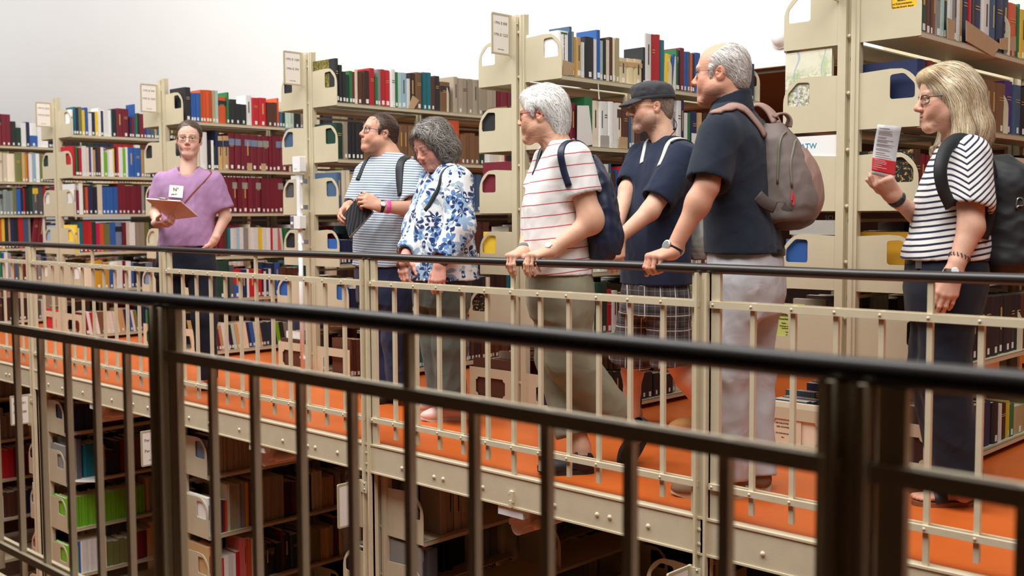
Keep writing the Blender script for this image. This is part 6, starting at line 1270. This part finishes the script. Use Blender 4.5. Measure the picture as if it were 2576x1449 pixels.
sheet('paper', 0, 1, 0, 1, material('leaflet_paper', (214, 214, 218), rough=.5, var=.02), 0, LF); sheet('red_panel', 0.0, 1, .66, .92, material('red_print', (196, 30, 40), rough=.5), -.0016, LF)
rr = random.Random(3); pl = material('grey_print', (200, 198, 202), rough=.6); rp = material('rose_print', (200, 140, 145), rough=.6); wp = material('pale_print', (232, 190, 190), rough=.6)
for k, v in enumerate([.06, .11, .135, .16, .185, .23, .25, .29, .31, .33, .37, .39, .41, .46, .485, .54, .575, .62]): sheet('text_line', .10, .10 + rr.uniform(.35, .75), v, v + .007, rp if k % 4 == 3 else pl, -.0016, LF, 1, 1)
for v in (.69, .72, .75, .79, .83): sheet('text_line', .10, .10 + rr.uniform(.3, .6), v, v + .010, wp, -.0032, LF, 1, 1)
# ================================================================== signs on the bookcase posts
sign_frame = material('sign_frame', (188, 178, 150), rough=.4, var=.03); sign_paper = material('sign_paper', (246, 240, 232), rough=.6, var=.01); sign_ink = material('sign_ink', (120, 112, 104), rough=.6, var=.01); dark_ink = material('dark_sign_ink', (45, 42, 40), rough=.6, var=.01)
def sign(X, Y0, Y1, z0, z1, lines, label, ink, post_y):
    """flag plate standing out from a post into the walkway; the faces look along X"""
    S = empty('sign_plate', (X, Y1, z0), label, 'sign'); w_, h_ = Y1 - Y0, z1 - z0
    o = round_poly([(0, 0), (-w_, 0), (-w_, h_), (0, h_)], .008); i_ = [(-.010, .010), (-w_ + .010, .010), (-w_ + .010, h_ - .010), (-.010, h_ - .010)]
    obj('frame', MB().prism(o, [i_], lambda a, b, k: (-.004 + .008 * k, a, b)), sign_frame, S)
    obj('paper', MB().box(-.002, .002, -w_ + .010, -.010, .010, h_ - .010), sign_paper, S)
    br = MB(); br.box(-.006, .006, -.004, .012, 0, h_); br.box(-.008, .052, .012, .016, h_ - .055, h_ - .003) if post_y > .5 else br.box(-.006, .05, .0, .004, h_ - .06, h_ - .004); br.box(-.008, -.002, -.01, .016, h_ - .055, h_ - .003)
    b = obj('bracket', br, cream, S)
    sc_ = MB(); [sc_.dome((.035, .011 if post_y > .5 else -.001, h_ - dz), (0, -1, 0), .006, 8, .7) for dz in (.014, .044)]; obj('screws', sc_.mesh('screws', True), steel, b)
    R_ = Matrix(((0, 0, 1, 0), (1, 0, 0, 0), (0, 1, 0, 0), (0, 0, 0, 1)))
    for txt, fz, sz in lines: text_mesh('lettering', txt, sz, ink, S, Matrix.Translation((.0025, -w_ / 2, fz * h_)) @ R_)
    return S
for p, a, b, dz in ((2, '1996 B 808', '1996 B 1225', 0), (1, '1995 B 1580', '1996 B 394', 0), (0, '1995 B 540', '1995 B 1069', -.05), (-1, '1994 B 2222', '1994 B 2662', -.05), (3, '1996 B 1800', '1997 B 215', .035)):
    sign(p * L - .055, .925, 1.068, 2.015 + dz, 2.24 + dz, [(a, .76, .022), ('·', .62, .02), (b, .48, .022), ('Standort Magazin', .13, .007)], ['cream post sign at the far left reading 1994 B', 'post sign above left of the woman in purple reading 1995 B 540', 'post sign above the white sensor trunking reading 1995 B 1580', 'post sign above the white-haired woman reading 1996 B 808', 'cream framed post sign cut off by the top right edge'][p + 1], sign_ink, 1)
for p, a, b in ((0, 'Per 2491', 'Per 2588'), (1, 'Per 2672', 'Per 2750'), (2, 'Per 2830', 'Per 2911'), (3, 'Per 2990', 'Per 3060')):
    ls = [(a, .72, .026), ('-', .57, .02), (b, .42, .026), ('Zeitschriften', .16, .008)] if p < 2 else []
    lab = {0: 'lower post sign ending 2491 and 2588 at the bottom left', 1: 'lower post sign reading Per 2672 to Per 2750', 2: 'blank-looking lower post sign under the middle railing post', 3: 'lower post sign at the bottom under the right railing post'}[p]
    sign(p * L - .05, -.172, -.032, -.402, -.182, ls, lab, dark_ink, 0)
# ================================================================== white sensor trunking on one post
wp_ = material('white_plastic', (240, 241, 240), rough=.35, var=.015); dgp = material('grey_plastic', (112, 116, 124), rough=.4, var=.02)
X0 = L - .02; T = empty('sensor_trunking', (X0, 1.02, .05), 'white sensor boxes and conduit clipped to the bookcase post', 'sensor')
def tb(nm, x0, x1, y0, y1, z0, z1, mat, par=None, r=.006):
    o = [(x0, z0), (x1, z0), (x1, z1), (x0, z1)]; return obj(nm, MB().prism(round_poly(o, r, 3), [], lambda a, b, k: (a, y0 + (y1 - y0) * k, b - .05)), mat, par or T)
bx = tb('upper_sensor', -.045, .040, -.03, .02, 1.430, 1.535, wp_); tb('vent_slot', -.03, .005, -.032, -.03, 1.45, 1.475, label_mat, bx, .002)
tb('conduit', -.028, .006, -.012, .012, 1.135, 1.415, wp_); lg = tb('data_logger', -.075, .036, -.035, .015, 1.045, 1.135, wp_); tb('display', -.072, -.035, -.037, -.035, 1.05, 1.13, dgp, lg, .003); tb('screen', -.068, -.039, -.038, -.037, 1.075, 1.092, label_mat, lg, .002)
m = MB(); m.tube([(-.010, 0, 1.045 - .05), (-.010, 0, .01)], .015, 12); obj('lower_conduit', m.mesh('lower_conduit', True), wp_, T)
for z in (1.365, 1.19, .955, .16):
    k = MB(); k.box(-.035, .045, -.005, .012, z - .058, z - .042); cl = obj('clip', k, wp_, T); k = MB(); k.box(.035, .055, -.006, .02, z - .065, z - .035); obj('magnet', k, dgp, cl)
m = MB(); m.tube([(2.25, .97, .02), (2.285, .95, .10)], .012, 10); m.tube([(2.285, .95, .10), (2.30, .942, .135)], .015, 10); tag(obj('rubber_tipped_rod', m.mesh('rubber_tipped_rod', True), material('grey_blue_rubber', (128, 138, 150), rough=.6)), 'short grey rod with rubber tip leaning by the bookcase base', 'rod')
# ================================================================== ceiling lamps of the lower floor, seen end-on under the beam
pinkish = material('beige_lamp_plastic', (222, 196, 180), rough=.45, var=.03)
for p in (0, 1, 2, 3):
    xc = p * L + .965; lab = {0: 'unlit ceiling lamp under the walkway at far left', 1: 'unlit ceiling lamp under the walkway left of the middle post', 2: 'unlit ceiling lamp under the walkway below the white-haired woman', 3: 'unlit ceiling lamp under the walkway at bottom right'}[p]
    T = empty('ceiling_lamp', (xc, .02, -.136), lab, 'lamp')
    obj('end_plate', MB().box(-.075, .075, -.028, .012, -.046, -.006), wp_, T); obj('housing', MB().box(-.052, .052, .012, 1.3, -.045, -.002), pinkish, T)
    pr = [(-.045, -.045), (-.045, -.075), (-.055, -.075), (-.055, -.10), (-.042, -.10)] + arc(-.006, -.105, .036, 180, 360, 8) + [(.045, -.09), (.045, -.045)]
    obj('louvre', MB().prism(pr, [], lambda a, b, k: (a, .02 + 1.2 * k, b)), pinkish, T); m = MB(); m.tube([(.075, .05, -.085), (.075, 1.25, -.085)], .022, 12); obj('tube', m.mesh('tube', True), pinkish, T)
# ================================================================== loose things on the shelves
card = material('brown_card', (190, 160, 122), rough=.8, var=.05)
def yz_slab(name, q, X, th, mat, label, cat, base_z=None, group=None):
    q = np.array(q); m = MB(); m.add([(X + t, y, z) for t in (0, th) for y, z in q], [tuple(range(len(q))), tuple(range(2 * len(q) - 1, len(q) - 1, -1))] + [(i, (i + 1) % len(q), len(q) + (i + 1) % len(q), len(q) + i) for i in range(len(q))])
    return tag(obj(name, m, mat), label, cat, group)
yz_slab('card_marker', [(1.54, 1.978), (1.968, 1.916), (1.86, 1.853), (1.545, 1.889)], 3 * L + .319, .003, card, 'long brown card hanging aslant over the top shelf above the blonde woman', 'card')
yz_slab('card_marker', [(1.985, 1.95), (2.19, 1.983), (2.194, 1.913), (1.985, 1.90)], 3 * L + .306, .003, card, 'brown card strip in front of the orange book at top right', 'card')
yz_slab('card_marker', [(1.757, 1.975), (1.816, 1.945), (1.769, 1.884), (1.714, 1.882)], 1 * L + .302, .003, card, 'small tilted brown card on the top shelf above the curly-haired woman', 'card')
yz_slab('card_marker', [(1.37, 1.97), (1.45, 1.965), (1.445, 1.884), (1.375, 1.884)], 3 * L + .306, .003, card, 'square brown card between the first books of the top right shelf', 'card')
yz_slab('card_marker', [(1.098, 1.96), (1.19, 1.95), (1.18, 1.884), (1.098, 1.882)], 2 * L + .312, .003, card, 'tan card beside the end panel of the top shelf behind the white-haired woman', 'card')
for i, (y, l_) in enumerate(((1.43, 'grey card in front of white books, second shelf above the navy backpack'), (1.60, 'tan card in front of books left of the man in the cap'))): yz_slab('card_marker', [(y, 1.575), (y + .075, 1.575), (y + .075, 1.51), (y, 1.51)], 2 * L + .302, .003, card if i else material('grey_card', (176, 170, 160), rough=.8), l_, 'card')
for i, y in enumerate((1.665, 1.80)): yz_slab('card_marker', [(y, 1.57), (y + .045, 1.57), (y + .045, 1.51), (y, 1.51)], .302, .003, card, ['left', 'right'][i] + ' of two small tan cards before the maroon volumes', 'card')
yz_slab('paper_sheet', [(1.215, 1.725), (1.312, 1.731), (1.35, 1.520), (1.285, 1.508), (1.212, 1.535)], 2 * L + .314, .0015, label_mat, 'white sheet of paper sticking out beside the green book', 'paper')
yz_slab('ribbon', [(1.385, 1.855), (1.392, 1.855), (1.398, 1.80), (1.404, 1.77), (1.390, 1.772)], 2 * L + .319, .001, label_mat, 'white bookmark ribbon dangling below the top shelf', 'ribbon')
PM = empty('loose_papers', (.3, .23, -.81), 'loose white papers lying on a lower shelf at left', 'paper')
for k, (dx, dy, a) in enumerate(((0, 0, .3), (.05, -.03, .7), (-.06, .04, -.2))):
    m = MB().box(-.105, .105, -.07, .07, .001 + .002 * k, .002 + .002 * k); o = obj('sheet', m, label_mat, PM, (dx, dy, 0)); o.rotation_euler[2] = a
# printed papers behind the panel cut-outs of the right-hand bookcase
def xz_card(name, X0, X1, z0, z1, Y, mat, label, lines, ink, cat='paper'):
    T = empty(name, ((X0 + X1) / 2, Y, z0), label, cat); w_ = (X1 - X0) / 2; obj('paper', MB().box(-w_, w_, 0, .002, 0, z1 - z0), mat, T)
    R_ = Matrix(((1, 0, 0, 0), (0, 0, -1, 0), (0, 1, 0, 0), (0, 0, 0, 1)))
    for txt, x, z, sz in lines: text_mesh('lettering', txt, sz, ink, T, Matrix.Translation((x, -.0008, z)) @ R_, 'LEFT')
    return T
x3 = 3 * L
xz_card('printed_notice', x3 + .10, x3 + .30, 1.97, 2.10, WY + .0055, material('yellow_paper', (236, 190, 40), rough=.6, var=.02), 'yellow printed notice showing through the panel cut-out at top right', [('nd Dokumentation', -.012, .034, .0112), ('Standardwerk dieser', -.012, .020, .0112), ('Bestand', .01, .048, .0112)], dark_ink)
xz_card('printed_notice', x3 - .39, x3 - .20, .50, .72, WY + .0055, material('lime_paper', (196, 208, 110), rough=.6, var=.02), 'lime green printed notice in the panel cut-out beside the blonde woman', [('Zeitschrift', -.04, .165, .016), ('G. Gutenberg', -.05, .148, .013), ('Reihe', -.02, .128, .010), ('Mitteilungen der', -.03, .115, .007), ('Gesellschaft', -.02, .105, .007), ('Inhalt', .0, .088, .007), ('1996', .0, .074, .007)], dark_ink)
xz_card('title_page', x3 - .37, x3 - .21, .058, .19, WY + .0055, material('old_paper', (224, 208, 178), rough=.8, var=.06), 'old title page showing through the base cut-out right of the polo man', [('DIE INDUSTRIE', -.05, .105, .010), ('DER SCHWEIZ', -.045, .088, .010), ('ZUR EINFUHRUNG', -.05, .058, .008), ('BERN', -.02, .040, .006)], dark_ink)
T = xz_card('archive_box', x3 - .30, x3 - .05, 1.345, 1.475, WY + .0055, wp_, 'white box with teal capital letters between two shelf panels', [('SATW', -.070, .085, .034)], material('teal_print', (40, 140, 175), rough=.5), 'box'); obj('box_body', MB().box(-.125, .125, .002, .20, -.187 + .0, .13), wp_, T)
T = xz_card('archive_box', x3 - .28, x3 - .05, 1.035, 1.10, WY + .0055, material('grey_box', (170, 168, 160), rough=.7), 'grey box with dark letters two shelves below the printed map', [('SCI', .06, .075, .028)], dark_ink, 'box'); obj('box_body', MB().box(-.115, .115, .035, .20, -.225, .065), MATS['grey_box'], T)
def mapfn(t, co, b):
    n = t.noise(co, 9, 5, .6); c1 = t.mix(t.ramp(n, .52, .62), lin((226, 224, 200)), lin((190, 206, 160))); z = t.xyz(co)[2]; n2 = t.noise(co, 60, 6, .75); m_ = t.math('MULTIPLY', t.ramp(n2, .46, .56), t.ramp(t.math('MULTIPLY_ADD', t.noise(co, 7, 2), .10, z), .33, .20))
    c2 = t.mix(t.math('MULTIPLY', m_, .8), c1, lin((84, 80, 74))); w_ = t.new('ShaderNodeTexWave', wave_type='BANDS'); w_.inputs['Scale'].default_value = 2.2; w_.inputs['Distortion'].default_value = 9; w_.inputs['Detail'].default_value = 2; t.link(co, w_.inputs[0]); return t.mix(t.math('MULTIPLY', t.ramp(w_.outputs['Fac'], .988, .998), .7), c2, lin((150, 172, 200)))
T = empty('map_folder', (x3 - .19, WY + .008, LEV[1] + .018), 'large folder with a printed topographic map on its front', 'folder'); obj('cover', MB().box(-.122, .105, 0, .004, 0, .345), material('map_print', (220, 220, 200), rough=.6, fn=mapfn), T); obj('contents', MB().box(-.118, .10, .004, .03, .004, .34), page_mat, T)
# lettering along the spine of the big white handbook
for o in list(SC.objects):
    if o.name.startswith('book') and o.get('label', '') == 'white book, 1st from left, top shelf, bookcase behind man in cap':
        W_ = Matrix.LocRotScale(o.location, o.rotation_euler, o.scale).inverted(); x_, y_, z_ = o.location.x + o.scale.x + .0012, o.location.y + o.scale.y / 2, o.location.z
        T_ = Matrix.Translation((x_, y_, z_ + o.scale.z * .52)) @ Matrix(((0, 0, 1, 0), (0, 1, 0, 0), (-1, 0, 0, 0), (0, 0, 0, 1)))
        text_mesh('lettering', 'Handbuch für Internationale Beziehungen', .0125, dark_ink, o, W_ @ T_)
        obj('publisher_mark', MB().box(.99, 1.006, .2, .8, .93, .965), material('green_print', (40, 110, 80), rough=.5), o)
# white fixture on the rear wall
f_ = empty('wall_fixture', tuple(on_y(1962, 96, 4.68)), 'rounded white fixture on the rear wall beside the top right panel', 'fixture'); m = MB(); m.dome((0, 0, 0), (0, -1, 0), .075, 16, .9); obj('dome', m.mesh('dome', True), wp_, f_); m = MB(); m.tube([(0, .0, 0), (0, .02, 0)], .085, 16); obj('backplate', m, wp_, f_)
